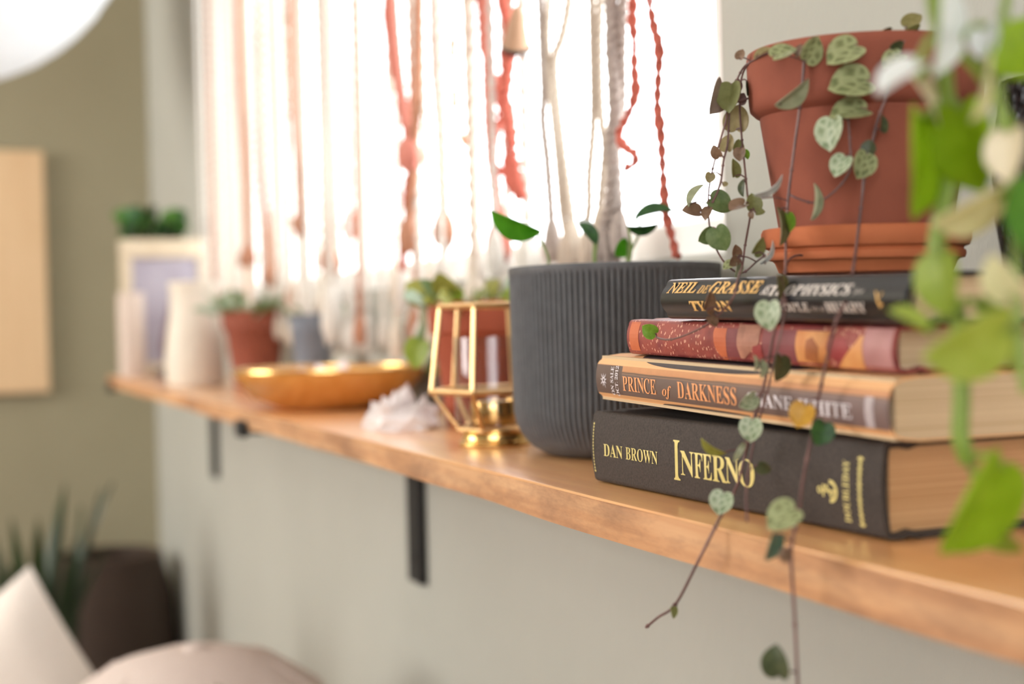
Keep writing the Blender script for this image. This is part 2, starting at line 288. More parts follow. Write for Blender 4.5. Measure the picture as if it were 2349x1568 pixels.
HEART_PETIOLES = [["S2", [-0.5635, 0.3399, 0.1908], [-0.5637, 0.334, 0.1923]], ["S2", [-0.5636, 0.3395, 0.1896], [-0.5589, 0.3352, 0.1912]], ["S1", [-0.5622, 0.3421, 0.1707], [-0.5648, 0.3411, 0.1715]], ["S2", [-0.5635, 0.3399, 0.1908], [-0.5651, 0.3417, 0.1898]], ["S1", [-0.5626, 0.3419, 0.1846], [-0.5644, 0.3427, 0.1838]], ["S1", [-0.5489, 0.3398, 0.1996], [-0.5515, 0.3353, 0.2012]], ["S1", [-0.5288, 0.3367, 0.2004], [-0.5288, 0.3297, 0.1976]], ["S4", [-0.5108, 0.3423, 0.1933], [-0.5102, 0.3267, 0.1946]], ["S4", [-0.5106, 0.3424, 0.1946], [-0.5093, 0.3394, 0.1951]], ["S4", [-0.5108, 0.3423, 0.1933], [-0.503, 0.3381, 0.1923]], ["S4", [-0.5132, 0.3411, 0.1737], [-0.5081, 0.3279, 0.1742]], ["S1", [-0.5624, 0.3427, 0.1935], [-0.5581, 0.3437, 0.1922]], ["S2", [-0.5647, 0.3356, 0.1622], [-0.5655, 0.3363, 0.1621]], ["S1", [-0.5618, 0.3427, 0.1608], [-0.5631, 0.3402, 0.161]], ["S1", [-0.562, 0.3427, 0.1624], [-0.5588, 0.3394, 0.1623]], ["S1", [-0.5618, 0.3427, 0.1608], [-0.5614, 0.3428, 0.1616]], ["S2", [-0.565, 0.3346, 0.1584], [-0.5641, 0.3315, 0.1589]], ["S1", [-0.5575, 0.3411, 0.1487], [-0.5581, 0.336, 0.1497]], ["S2", [-0.5654, 0.3334, 0.1504], [-0.5646, 0.3274, 0.1514]], ["S3", [-0.5676, 0.3272, 0.1379], [-0.5683, 0.3177, 0.1378]], ["S2", [-0.5686, 0.3248, 0.134], [-0.5664, 0.3223, 0.1341]], ["S2", [-0.5678, 0.3268, 0.1359], [-0.564, 0.3255, 0.1358]], ["S3", [-0.5676, 0.3274, 0.1413], [-0.568, 0.329, 0.1405]], ["S2", [-0.5656, 0.3327, 0.1471], [-0.5634, 0.3328, 0.1461]], ["S1", [-0.555, 0.3399, 0.1451], [-0.5528, 0.3373, 0.1472]], ["S1", [-0.5504, 0.3382, 0.1358], [-0.5483, 0.3352, 0.1365]], ["S1", [-0.5503, 0.3386, 0.1333], [-0.5497, 0.3405, 0.1339]], ["S1", [-0.5503, 0.3386, 0.1333], [-0.548, 0.3401, 0.1323]], ["S1", [-0.5503, 0.3386, 0.1333], [-0.5488, 0.3381, 0.1327]], ["S4", [-0.5193, 0.3383, 0.1351], [-0.518, 0.3242, 0.136]], ["S4", [-0.5198, 0.3382, 0.1315], [-0.5171, 0.3326, 0.1307]], ["S4", [-0.5201, 0.3382, 0.1297], [-0.5172, 0.3369, 0.1295]], ["S3", [-0.5671, 0.328, 0.1244], [-0.5667, 0.3291, 0.1252]], ["S3", [-0.5672, 0.3278, 0.1256], [-0.562, 0.3275, 0.1263]], ["S1", [-0.5579, 0.3393, 0.113], [-0.5593, 0.3364, 0.1131]], ["S1", [-0.5516, 0.3348, 0.1091], [-0.5523, 0.3326, 0.1126]], ["S3", [-0.5339, 0.3356, 0.1127], [-0.5356, 0.3315, 0.1134]], ["S3", [-0.5533, 0.3431, 0.1107], [-0.5556, 0.3346, 0.1131]], ["S3", [-0.5639, 0.3354, 0.1087], [-0.5597, 0.3351, 0.1107]], ["S3", [-0.5339, 0.3356, 0.1127], [-0.5287, 0.3323, 0.1086]], ["S4", [-0.4988, 0.3223, 0.0958], [-0.4978, 0.3201, 0.1023]], ["S5", [-0.4967, 0.3533, 0.1972], [-0.4899, 0.3541, 0.1967]], ["S5", [-0.4966, 0.3534, 0.1812], [-0.4874, 0.3574, 0.1818]], ["S5", [-0.4964, 0.3535, 0.1714], [-0.4886, 0.3568, 0.1704]], ["S5", [-0.4963, 0.3537, 0.1664], [-0.4939, 0.3437, 0.1667]], ["S5", [-0.4961, 0.3545, 0.1511], [-0.4922, 0.3489, 0.1511]], ["S6", [-0.4916, 0.3598, 0.1511], [-0.487, 0.3558, 0.1517]], ["S6", [-0.4916, 0.3598, 0.1511], [-0.4883, 0.3568, 0.152]], ["S6", [-0.4862, 0.3705, 0.1929], [-0.4804, 0.3689, 0.1923]], ["S6", [-0.4862, 0.3705, 0.1929], [-0.4835, 0.3664, 0.1944]], ["S6", [-0.4852, 0.3731, 0.1974], [-0.4937, 0.3736, 0.2037]], ["S6", [-0.4852, 0.3731, 0.1974], [-0.4877, 0.3832, 0.204]], ["S6", [-0.4852, 0.3731, 0.1974], [-0.4912, 0.3799, 0.2061]], ["S6", [-0.4902, 0.3622, 0.1617], [-0.4863, 0.3632, 0.1611]], ["S5", [-0.5075, 0.3444, 0.1335], [-0.5036, 0.3404, 0.1271]], ["S7", [-0.4918, 0.3177, 0.0872], [-0.4881, 0.3081, 0.0916]], ["S7", [-0.4965, 0.3145, 0.0656], [-0.4939, 0.3049, 0.0647]], ["S7", [-0.4946, 0.3144, 0.0694], [-0.4929, 0.3071, 0.0686]], ["S7", [-0.4934, 0.3143, 0.0711], [-0.49, 0.3148, 0.0698]], ["S7", [-0.5013, 0.3147, 0.0549], [-0.5014, 0.3093, 0.0535]], ["S6", [-0.4644, 0.3145, 0.0541], [-0.4644, 0.3083, 0.0518]], ["S6", [-0.468, 0.3153, 0.0475], [-0.4615, 0.3152, 0.0448]], ["S7", [-0.5078, 0.315, 0.0443], [-0.5038, 0.3087, 0.0439]], ["S4", [-0.5162, 0.3147, 0.0347], [-0.514, 0.3112, 0.0334]], ["S4", [-0.519, 0.3148, 0.0294], [-0.5182, 0.3033, 0.0295]], ["S7", [-0.4964, 0.3019, 0.0231], [-0.4933, 0.3048, 0.0265]], ["S4", [-0.5073, 0.2976, 0.0085], [-0.5024, 0.2939, 0.015]], ["S6", [-0.4428, 0.289, 0.0096], [-0.438, 0.2856, 0.0166]], ["S6", [-0.4395, 0.285, 0.0043], [-0.434, 0.2751, 0.0084]], ["S6", [-0.4388, 0.2842, 0.0017], [-0.4341, 0.2787, 0.0028]], ["S6", [-0.4378, 0.285, -0.0427], [-0.4337, 0.2743, -0.0419]], ["S4", [-0.5281, 0.2846, -0.0339], [-0.5273, 0.2827, -0.0347]], ["S1", [-0.5954, 0.314, 0.0773], [-0.5954, 0.3132, 0.0789]], ["S1", [-0.5347, 0.3148, 0.0895], [-0.5347, 0.3063, 0.0896]], ["S1", [-0.5406, 0.3148, 0.0865], [-0.5411, 0.3112, 0.0867]], ["S1", [-0.5386, 0.3148, 0.0875], [-0.5386, 0.3118, 0.0883]]]
POTHOS_STEMS = {"A": [[-0.3432, 0.2777, 0.2211], [-0.3425, 0.2781, 0.194], [-0.3421, 0.2781, 0.1708], [-0.342, 0.2778, 0.1567], [-0.3415, 0.2786, 0.1463], [-0.3408, 0.2798, 0.136], [-0.3412, 0.2785, 0.1245], [-0.3423, 0.2752, 0.1117], [-0.3425, 0.2743, 0.1014], [-0.3412, 0.277, 0.091], [-0.34, 0.2798, 0.0832], [-0.3396, 0.2799, 0.0626], [-0.3396, 0.2792, 0.0498], [-0.3387, 0.2812, 0.042]], "B": [[-0.3106, 0.2778, 0.211], [-0.3109, 0.2759, 0.1835], [-0.3117, 0.2732, 0.1645], [-0.312, 0.2716, 0.1478], [-0.311, 0.2732, 0.1262], [-0.31, 0.2748, 0.1046], [-0.3097, 0.2749, 0.0879], [-0.3091, 0.2756, 0.0735], [-0.3088, 0.2761, 0.064]], "C": [[-0.3282, 0.261, 0.2148], [-0.3276, 0.2615, 0.189], [-0.3265, 0.2631, 0.1669], [-0.3219, 0.2741, 0.1531], [-0.3181, 0.2826, 0.1333], [-0.3198, 0.2776, 0.1162], [-0.3233, 0.269, 0.1128]]}
POTHOS_LEAVES = [
["A", [-0.3411, 0.2683, 0.1307], 0.0319, [-0.01, -0.06, -1.0], [0.86, 0.5, -0.04], "heart", "lime"],
["A", [-0.3312, 0.2769, 0.1341], 0.027, [0.08, 0.17, -0.98], [0.05, -0.99, -0.16], "heart", "lime"],
["A", [-0.3246, 0.2728, 0.0313], 0.0328, [-0.19, -0.52, -0.83], [0.9, 0.25, -0.36], "heart", "lime"],
["B", [-0.3064, 0.2751, 0.1559], 0.0201, [-0.35, -0.88, -0.32], [0.78, -0.46, 0.43], "heart", "lime"],
["C", [-0.3177, 0.2583, 0.1644], 0.0257, [-0.03, -0.12, -0.99], [0.81, 0.58, -0.1], "heart", "glint"],
["C", [-0.3172, 0.2429, 0.1508], 0.0153, [-0.3, -0.78, -0.55], [0.18, -0.62, 0.77], "heart", "glint"],
["A", [-0.3405, 0.2704, 0.1491], 0.0166, [0.19, 0.44, -0.88], [0.78, 0.48, 0.41], "heart", "cream"],
["C", [-0.3133, 0.2688, 0.1604], 0.0108, [0.01, -0.03, -1.0], [0.14, -0.99, 0.03], "heart", "glint"],
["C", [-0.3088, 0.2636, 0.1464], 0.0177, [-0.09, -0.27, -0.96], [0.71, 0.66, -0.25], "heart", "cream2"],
["B", [-0.3077, 0.2707, 0.1291], 0.0154, [-0.03, -0.11, -0.99], [0.04, -0.99, 0.11], "heart", "cream"],
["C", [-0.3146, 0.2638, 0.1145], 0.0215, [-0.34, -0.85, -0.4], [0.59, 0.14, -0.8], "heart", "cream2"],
["B", [-0.2944, 0.271, 0.1118], 0.0229, [-0.12, -0.34, -0.93], [0.29, -0.91, 0.3], "heart", "deepgreen2"],
["B", [-0.3024, 0.2523, 0.0778], 0.0241, [-0.35, -0.88, -0.32], [0.77, -0.07, -0.64], "heart", "pale2"],
["A", [-0.337, 0.2605, 0.0843], 0.0138, [-0.33, -0.79, 0.52], [0.59, 0.26, 0.76], "heart", "pale2"],
["A", [-0.3228, 0.2793, 0.0794], 0.0235, [0.19, 0.44, -0.88], [0.81, 0.44, 0.4], "heart", "green3"],
["A", [-0.3316, 0.2871, 0.0199], 0.014, [0.29, 0.69, -0.66], [0.16, -0.72, -0.68], "heart", "green3"],
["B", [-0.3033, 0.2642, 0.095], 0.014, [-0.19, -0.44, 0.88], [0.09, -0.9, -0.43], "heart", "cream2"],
["A", [-0.3289, 0.2648, 0.0946], 0.0186, [0.04, 0.05, -1.0], [0.04, -1.0, -0.05], "heart", "green3"]]
POTHOS_PETIOLES = [["A", [-0.3414, 0.2788, 0.1446], [-0.341, 0.269, 0.1434]], ["A", [-0.3414, 0.2788, 0.1446], [-0.3321, 0.2751, 0.1448]], ["A", [-0.3387, 0.2812, 0.042], [-0.3221, 0.2796, 0.0422]], ["B", [-0.3119, 0.2724, 0.1589], [-0.3036, 0.2822, 0.1584]], ["C", [-0.3272, 0.2618, 0.1735], [-0.3173, 0.2596, 0.1746]], ["C", [-0.326, 0.2644, 0.1642], [-0.3153, 0.2477, 0.1542]], ["A", [-0.342, 0.2778, 0.1547], [-0.3418, 0.2675, 0.1549]], ["C", [-0.3244, 0.2682, 0.1599], [-0.3134, 0.2689, 0.1647]], ["C", [-0.3219, 0.2741, 0.1531], [-0.3081, 0.2654, 0.1531]], ["B", [-0.3114, 0.2725, 0.1336], [-0.3076, 0.2714, 0.1352]], ["C", [-0.3203, 0.2763, 0.1148], [-0.3117, 0.2711, 0.1179]], ["B", [-0.3106, 0.2738, 0.1188], [-0.2933, 0.2741, 0.1203]], ["B", [-0.3094, 0.2752, 0.0803], [-0.299, 0.2608, 0.0809]], ["A", [-0.34, 0.2798, 0.0832], [-0.3351, 0.2649, 0.0814]], ["A", [-0.3403, 0.279, 0.0867], [-0.3246, 0.2752, 0.0877]], ["A", [-0.3387, 0.2812, 0.042], [-0.3332, 0.2833, 0.0236]], ["B", [-0.3097, 0.2748, 0.0905], [-0.3022, 0.2667, 0.0901]], ["A", [-0.3425, 0.2743, 0.1014], [-0.3292, 0.2644, 0.102]]]
SPROUT = [[[[-0.8302, 0.3626, 0.1179], [-0.8307, 0.3618, 0.1263], [-0.8333, 0.356, 0.142]], [-0.8387, 0.3429, 0.1481], 0.0344, [-0.35, -0.85, 0.4], [0.43, -0.52, -0.74], "lance", "vivid"], [[[-0.8283, 0.3942, 0.1176], [-0.8285, 0.3939, 0.126], [-0.8283, 0.3948, 0.1352]], [-0.8303, 0.3902, 0.1415], 0.0179, [-0.25, -0.57, 0.78], [0.92, 0.13, 0.38], "lance", "deepgreen"], [[[-0.8312, 0.4133, 0.1118], [-0.8297, 0.4176, 0.1259], [-0.8268, 0.4255, 0.1427], [-0.8279, 0.4233, 0.1519]], [-0.8235, 0.4342, 0.1541], 0.0267, [0.37, 0.91, 0.18], [0.35, -0.32, 0.88], "lance", "deepgreen"], [[[-0.8117, 0.4084, 0.1168], [-0.811, 0.4108, 0.1306], [-0.8118, 0.4094, 0.1439]], [-0.8083, 0.4179, 0.1445], 0.0205, [0.37, 0.93, 0.06], [0.45, -0.12, -0.88], "lance", "deepgreen"], [[[-0.8207, 0.4129, 0.1171], [-0.8207, 0.4131, 0.1255], [-0.8207, 0.4137, 0.1355]], [-0.822, 0.4102, 0.1312], 0.0129, [-0.24, -0.62, -0.75], [0.94, 0.06, -0.34], "heart", "vivid"], [[[-0.8376, 0.3977, 0.1179], [-0.838, 0.3971, 0.1264], [-0.8377, 0.3985, 0.1436]], [-0.8398, 0.3935, 0.147], 0.0142, [-0.33, -0.79, 0.52], [0.61, 0.25, 0.76], "lance", "white"]]
CORDS = [
["rust", 0.003, "twist", [[-0.8587, 0.45, 0.3361], [-0.8528, 0.45, 0.2996], [-0.8475, 0.45, 0.281], [-0.8408, 0.45, 0.2653], [-0.843, 0.45, 0.2454], [-0.845, 0.45, 0.2283], [-0.8415, 0.45, 0.2104], [-0.8403, 0.45, 0.1987], [-0.8392, 0.45, 0.1812], [-0.8373, 0.45, 0.1579], [-0.8324, 0.45, 0.146], [-0.8269, 0.45, 0.1356], [-0.8232, 0.45, 0.1254]]],
["rust", 0.003, "twist", [[-0.8819, 0.452, 0.3421], [-0.881, 0.452, 0.3058], [-0.8829, 0.452, 0.2942], [-0.8804, 0.452, 0.2787], [-0.8813, 0.452, 0.2608], [-0.8802, 0.452, 0.2426], [-0.8916, 0.452, 0.2292], [-0.9072, 0.452, 0.2176], [-0.8995, 0.452, 0.2074], [-0.8843, 0.452, 0.201], [-0.8826, 0.452, 0.1948], [-0.8975, 0.452, 0.1921]]],
["grey", 0.0044, "rope", [[-0.9205, 0.455, 0.3519], [-0.9203, 0.455, 0.3145], [-0.9208, 0.455, 0.2772], [-0.918, 0.455, 0.2362], [-0.9247, 0.455, 0.2152], [-0.9232, 0.455, 0.1899], [-0.9286, 0.455, 0.1684], [-0.9396, 0.455, 0.1534]]],
["grey", 0.003, "rope", [[-0.911, 0.46, 0.35], [-0.9159, 0.46, 0.2828], [-0.9196, 0.46, 0.2366], [-0.9289, 0.46, 0.2222], [-0.9284, 0.46, 0.1906], [-0.9261, 0.46, 0.1651]]],
["linen", 0.0024, "rope", [[-0.9508, 0.455, 0.3595], [-0.9529, 0.455, 0.3216], [-0.9533, 0.455, 0.2574], [-0.9565, 0.455, 0.2257], [-0.9643, 0.455, 0.1942], [-0.9656, 0.455, 0.1715], [-0.9718, 0.455, 0.1557]]],
["linen", 0.0024, "rope", [[-0.9438, 0.458, 0.358], [-0.949, 0.458, 0.2889], [-0.9487, 0.458, 0.2376], [-0.9426, 0.458, 0.2143], [-0.9467, 0.458, 0.1924], [-0.9523, 0.458, 0.1704]]],
["grey", 0.0028, "rope", [[-1.0492, 0.455, 0.3842], [-1.0482, 0.455, 0.3422], [-1.0453, 0.455, 0.2721], [-1.0494, 0.455, 0.2484], [-1.0425, 0.455, 0.2162], [-1.0396, 0.455, 0.1916], [-1.0367, 0.455, 0.1671]]],
["linen", 0.0024, "rope", [[-1.0336, 0.458, 0.3805], [-1.0441, 0.458, 0.3068], [-1.0346, 0.458, 0.2464], [-1.0268, 0.458, 0.2041], [-1.0219, 0.458, 0.1728], [-1.0162, 0.458, 0.1553]]],
["linen", 0.003, "rope", [[-1.0044, 0.462, 0.3735], [-1.0091, 0.462, 0.3342], [-1.0229, 0.462, 0.3098], [-1.0393, 0.462, 0.2922], [-1.0349, 0.462, 0.25], [-1.0212, 0.462, 0.1933], [-1.0145, 0.462, 0.1654]]],
["rust", 0.0036, "twist", [[-1.132, 0.452, 0.4046], [-1.12, 0.452, 0.3575], [-1.1116, 0.452, 0.3338], [-1.1137, 0.452, 0.3013], [-1.1203, 0.452, 0.2766], [-1.1121, 0.452, 0.2497], [-1.1043, 0.452, 0.2195], [-1.0909, 0.452, 0.1874]]],
["rust", 0.003, "twist", [[-1.1944, 0.458, 0.4207], [-1.1839, 0.458, 0.3331], [-1.1547, 0.458, 0.2935], [-1.1459, 0.458, 0.2695], [-1.1662, 0.458, 0.2457], [-1.1699, 0.458, 0.2232], [-1.1494, 0.458, 0.2164]]],
["rust", 0.003, "twist", [[-1.1143, 0.456, 0.4005], [-1.1278, 0.456, 0.315], [-1.1317, 0.456, 0.286], [-1.1217, 0.456, 0.2548], [-1.13, 0.456, 0.2188], [-1.1157, 0.456, 0.1951]]],
["orange", 0.002, "twist", [[-1.2418, 0.455, 0.4323], [-1.2464, 0.455, 0.3851], [-1.2582, 0.455, 0.3388], [-1.2561, 0.455, 0.3018], [-1.2534, 0.455, 0.2729], [-1.229, 0.455, 0.2495]]],
["pink", 0.004, "rope", [[-1.4342, 0.452, 0.4803], [-1.4312, 0.452, 0.4249], [-1.4234, 0.452, 0.3733], [-1.4071, 0.452, 0.3164], [-1.3868, 0.452, 0.2778]]],
["rust", 0.0034, "twist", [[-1.4702, 0.456, 0.4896], [-1.4617, 0.456, 0.4039], [-1.4386, 0.456, 0.3442], [-1.4096, 0.456, 0.2944], [-1.3897, 0.456, 0.2694], [-1.4074, 0.456, 0.231], [-1.4155, 0.456, 0.1864], [-1.4342, 0.456, 0.1418]]],
["peach", 0.003, "rope", [[-1.3532, 0.456, 0.4603], [-1.3669, 0.456, 0.3236], [-1.3826, 0.456, 0.2685], [-1.3887, 0.456, 0.2291], [-1.4104, 0.456, 0.1951]]],
["peach", 0.0036, "rope", [[-1.7094, 0.452, 0.5491], [-1.7117, 0.452, 0.4856], [-1.7197, 0.452, 0.326], [-1.7226, 0.452, 0.2563], [-1.7129, 0.452, 0.1855]]],
["rust", 0.0026, "twist", [[-1.7448, 0.458, 0.5584], [-1.7462, 0.458, 0.4607], [-1.7444, 0.458, 0.3949], [-1.7406, 0.458, 0.2635], [-1.7419, 0.458, 0.209]]],
["peach", 0.0034, "rope", [[-2.2417, 0.452, 0.6823], [-2.2323, 0.452, 0.5982], [-2.2302, 0.452, 0.4615], [-2.2129, 0.452, 0.3367], [-2.2091, 0.452, 0.2142]]],
["peach", 0.003, "rope", [[-2.0974, 0.452, 0.6462], [-2.0908, 0.452, 0.5291], [-2.0932, 0.452, 0.4138], [-2.0837, 0.452, 0.2969], [-2.0507, 0.452, 0.1797]]],
["peach", 0.003, "rope", [[-1.8958, 0.456, 0.5961], [-1.9028, 0.456, 0.4683], [-1.896, 0.456, 0.3493], [-1.8731, 0.456, 0.2414]]],
["pink", 0.0034, "rope", [[-1.1729, 0.458, 0.4153], [-1.1754, 0.458, 0.3315], [-1.1742, 0.458, 0.2544], [-1.1656, 0.458, 0.2074], [-1.1562, 0.458, 0.176]]],
["peach", 0.003, "rope", [[-1.3127, 0.458, 0.4503], [-1.3165, 0.458, 0.3496], [-1.3068, 0.458, 0.2719], [-1.3049, 0.458, 0.1956]]],
["pink", 0.003, "rope", [[-1.6611, 0.458, 0.5375], [-1.6431, 0.458, 0.4195], [-1.6415, 0.458, 0.3159], [-1.6427, 0.458, 0.2229]]]]


# ------------------------------------------------------------ materials
def wall_material(name, a, b):
    t = NT(name); t.set(.75, 0, .35)
    co = t.coord(); f = t.noise(co, 3, 3); g = t.noise(t.coord((1, 1, .45)), 60, 5, .6)
    t.base(t.ramp(f, [(.3, a), (.7, b)])); t.bump(g, .55, .003); return t.m
M_wall = wall_material('sage_paint', (171, 171, 162), (178, 178, 169))
M_ceil = wall_material('ceiling_paint', (236, 234, 228), (240, 238, 232))
M_floor = simple('floor_boards', (120, 84, 55), (146, 104, 70), .45, scale=6, stretch=(.3, 3, 1), bump=.1)
M_white = simple('white_window_paint', (240, 240, 238), (246, 246, 244), .4, scale=8)
def glass_mat(name, tint=(1, 1, 1), glint=1.0):
    t = NT(name); tr = t.n('ShaderNodeBsdfTransparent'); tr.inputs[0].default_value = (*tint, 1)
    gl = t.n('ShaderNodeBsdfGlossy'); gl.inputs['Roughness'].default_value = .02
    fr = t.n('ShaderNodeFresnel'); fr.inputs['IOR'].default_value = 1.45
    mx = t.n('ShaderNodeMixShader'); ge = t.n('ShaderNodeNewGeometry'); t.l(t.math('MULTIPLY', t.math('MULTIPLY', fr.outputs[0], glint), t.math('SUBTRACT', 1, ge.outputs['Backfacing'])), mx.inputs[0]); t.l(tr.outputs[0], mx.inputs[1]); t.l(gl.outputs[0], mx.inputs[2])
    t.l(mx.outputs[0], t.out.inputs['Surface']); return t.m
M_pane = glass_mat('window_glass', (.98, .99, .99))
M_glass = glass_mat('lantern_glass', (.95, .95, .96), 1.4)
def wood_mat(name, stops, rough=.4, along=0, scale=1.0, blotch=(150, 105, 75), bl=.25):
    t = NT(name); t.set(rough, 0, .5)
    st = [38*scale]*3; st[along] = 1.6*scale
    wob = t.noise(t.coord((3, 3, 3)), 2.2*scale, 3)
    f = t.noise(t.coord(tuple(st)), 1.7, 7, .62)
    f2 = t.math('ADD', t.math('MULTIPLY', f, .8), t.math('MULTIPLY', wob, .25))
    c = t.ramp(f2, stops)
    st2 = [30*scale]*3; st2[along] = 9*scale
    b = t.noise(t.coord(tuple(st2)), 1.0, 5, .7)
    c = t.mix(t.math('MULTIPLY', t.ramp(b, [(.47, (0, 0, 0)), (.68, (255, 255, 255))]), bl), c, rgba(blotch))
    t.base(c); t.bump(f, .12, .0008)
    return t.m
M_shelf = wood_mat('honey_stained_pine', [(.30, (192, 128, 72)), (.48, (220, 156, 94)), (.62, (232, 176, 114))], .32, 0, 1.0, (160, 108, 68), .3)
M_edge = wood_mat('rough_sawn_edge', [(.30, (160, 110, 72)), (.48, (196, 144, 100)), (.66, (212, 166, 122))], .6, 0, 1.3, (120, 82, 60), .6)
M_shelf.node_tree.nodes['Principled BSDF'].inputs['Coat Weight'].default_value = 1.0; M_shelf.node_tree.nodes['Principled BSDF'].inputs['Coat IOR'].default_value = 1.8; M_shelf.node_tree.nodes['Principled BSDF'].inputs['Coat Roughness'].default_value = .28
M_black = simple('black_iron', (12, 12, 13), (20, 20, 21), .65, .0, scale=80, bump=.1)
M_clay = simple('terracotta', (130, 70, 54), (150, 84, 64), .8, 0, .3, scale=22, bump=.15, dist=.0008, detail=8)
M_clay2 = simple('orange_terracotta', (178, 98, 62), (192, 110, 70), .78, 0, .3, scale=22, bump=.15, dist=.0006)
M_clay3 = simple('rust_clay', (148, 72, 50), (166, 84, 58), .75, 0, .3, scale=22, bump=.1)
M_soil = simple('potting_soil', (48, 36, 28), (82, 62, 46), .95, scale=160, bump=.8, dist=.003)
M_plant_pot = simple('charcoal_ceramic', (84, 84, 86), (94, 94, 96), .62, 0, .35, scale=120, bump=.05)
M_brass = simple('brushed_brass', (206, 168, 118), (220, 184, 134), .36, 1, scale=90, stretch=(1, 1, .2))
M_brass2 = simple('polished_brass', (212, 170, 104), (224, 184, 118), .22, 1, scale=40)
M_bowl = wood_mat('oiled_bowl_wood', [(.3, (184, 112, 40)), (.5, (200, 134, 62)), (.68, (214, 150, 78))], .22, 0, 1.4, (150, 90, 36), .25)
M_quartz = simple('white_quartz', (196, 182, 178), (226, 216, 214), .35, scale=40, bump=.6, dist=.003)
M_cream = simple('cream_wax', (212, 201, 184), (221, 211, 195), .5, scale=20)
M_candle = simple('ivory_wax', (186, 168, 154), (196, 178, 164), .5, scale=20)
M_blue = simple('blue_grey_glaze', (104, 112, 124), (130, 138, 150), .35, scale=20)
M_dark = simple('dark_stone', (58, 52, 56), (84, 76, 80), .6, scale=60, bump=.4)
M_page = NT('page_edges'); M_page.set(.85, 0, .2)
_pf = M_page.noise(M_page.coord((3, 3, 900)), 1.0, 2); M_page.base(M_page.ramp(_pf, [(.3, (190, 164, 130)), (.7, (214, 190, 156))])); M_page.bump(_pf, .4, .0004); M_page = M_page.m
M_page2 = NT('tan_page_edges'); M_page2.set(.85, 0, .2)
_pf = M_page2.noise(M_page2.coord((3, 3, 900)), 1.0, 2); M_page2.base(M_page2.ramp(_pf, [(.3, (178, 134, 92)), (.7, (204, 162, 118))])); M_page2.bump(_pf, .4, .0004); M_page2 = M_page2.m
M_foil = simple('pale_gold_foil', (214, 198, 124), (232, 216, 146), .4, .25, scale=60)
M_gold_ink = simple('gold_ink', (226, 178, 104), (234, 188, 116), .5, scale=60)
M_grey_ink = simple('silver_ink', (214, 204, 196), (224, 214, 206), .5, scale=60)
M_orange_ink = simple('orange_ink', (226, 152, 98), (234, 162, 108), .6, scale=60)
M_lilac_ink = simple('lilac_white_ink', (216, 208, 212), (226, 218, 222), .6, scale=60)
M_pink_fabric = simple('dusty_pink_linen', (202, 186, 178), (212, 197, 188), .95, 0, .1, scale=260, bump=.5, dist=.001)
M_white_fabric = simple('cream_cotton', (220, 210, 200), (228, 218, 208), .95, 0, .1, scale=240, bump=.5, dist=.001)
M_tan_board = wood_mat('pale_birch', [(.3, (214, 176, 134)), (.5, (226, 192, 150)), (.68, (232, 200, 160))], .6, 2, .5, (206, 166, 122), .2)
M_paper = translucent('rice_paper', (240, 244, 248), (248, 250, 252), .5, 12, .8)
STEMC = simple('purple_brown_stem', (88, 60, 60), (124, 90, 84), .5, scale=90)
ROPE = dict(white=translucent('white_cotton_rope', (216, 209, 200), (230, 224, 215), .14, 300, .9), linen=translucent('oatmeal_rope', (196, 180, 162), (204, 188, 172), .13, 300, .9),
    grey=translucent('grey_rope', (168, 154, 146), (188, 174, 164), .15, 300, .9), rust=translucent('rust_yarn', (184, 92, 76), (206, 112, 94), .10, 400, .9),
    orange=translucent('orange_yarn', (224, 140, 100), (234, 156, 116), .22, 400, .9), peach=translucent('peach_rope', (170, 118, 92), (190, 140, 114), .07, 300, .9), pink=translucent('dusty_pink_rope', (204, 128, 112), (216, 144, 128), .12, 300, .9),
    cream=translucent('cream_rope', (218, 206, 190), (228, 216, 200), .11, 300, .9))
LEAFM = {}
def leafmat(k):
    if k in LEAFM: return LEAFM[k]
    D = dict(olive=((136, 140, 86), (154, 156, 102), .4), grey=((158, 144, 132), (172, 158, 146), .4), tan=((160, 146, 100), (176, 160, 116), .4), brown=((128, 100, 78), (146, 116, 92), .3),
        mauve=((132, 106, 104), (146, 120, 116), .25), green=((108, 130, 78), (134, 152, 100), .4), bright=((122, 164, 52), (142, 184, 66), .35), dark=((58, 68, 44), (78, 84, 54), .12), deepgreen=((44, 82, 44), (62, 104, 52), .15),
        darkolive=((100, 92, 54), (118, 108, 68), .3), pale=((150, 154, 122), (170, 172, 140), .25), white=((198, 202, 198), (220, 222, 218), .3), teal=((66, 92, 76), (92, 116, 96), .15), yellow=((204, 154, 52), (216, 168, 66), .25),
        tanolive=((128, 118, 66), (148, 138, 88), .3), yellowgreen=((150, 150, 64), (166, 164, 80), .25), vivid=((96, 160, 46), (114, 176, 58), .6),
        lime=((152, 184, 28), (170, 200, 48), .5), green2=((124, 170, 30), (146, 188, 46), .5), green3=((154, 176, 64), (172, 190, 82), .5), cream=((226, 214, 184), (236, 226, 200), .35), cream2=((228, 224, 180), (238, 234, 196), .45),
        glint=((236, 240, 240), (244, 247, 247), .5), pale2=((190, 206, 96), (204, 218, 120), .55), deepgreen2=((66, 116, 28), (86, 136, 36), .3), dusk=((34, 52, 28), (56, 74, 38), .1), sage=((150, 170, 140), (178, 194, 166), .3))  # near-white entry and the creams above: pothos window highlights put into colour
    if k in ('veined', 'veinpale'):
        m = translucent('leaf_'+k, (104, 114, 70) if k == 'veined' else (116, 136, 100), (126, 132, 86) if k == 'veined' else (140, 154, 120), .22, 5, .42, veins=(178, 182, 134) if k == 'veined' else (196, 206, 176))
    else:
        a, b, t = D[k]; m = translucent('leaf_'+k, a, b, t, 4, .2 if k == 'glint' else .42)
    LEAFM[k] = m; return m
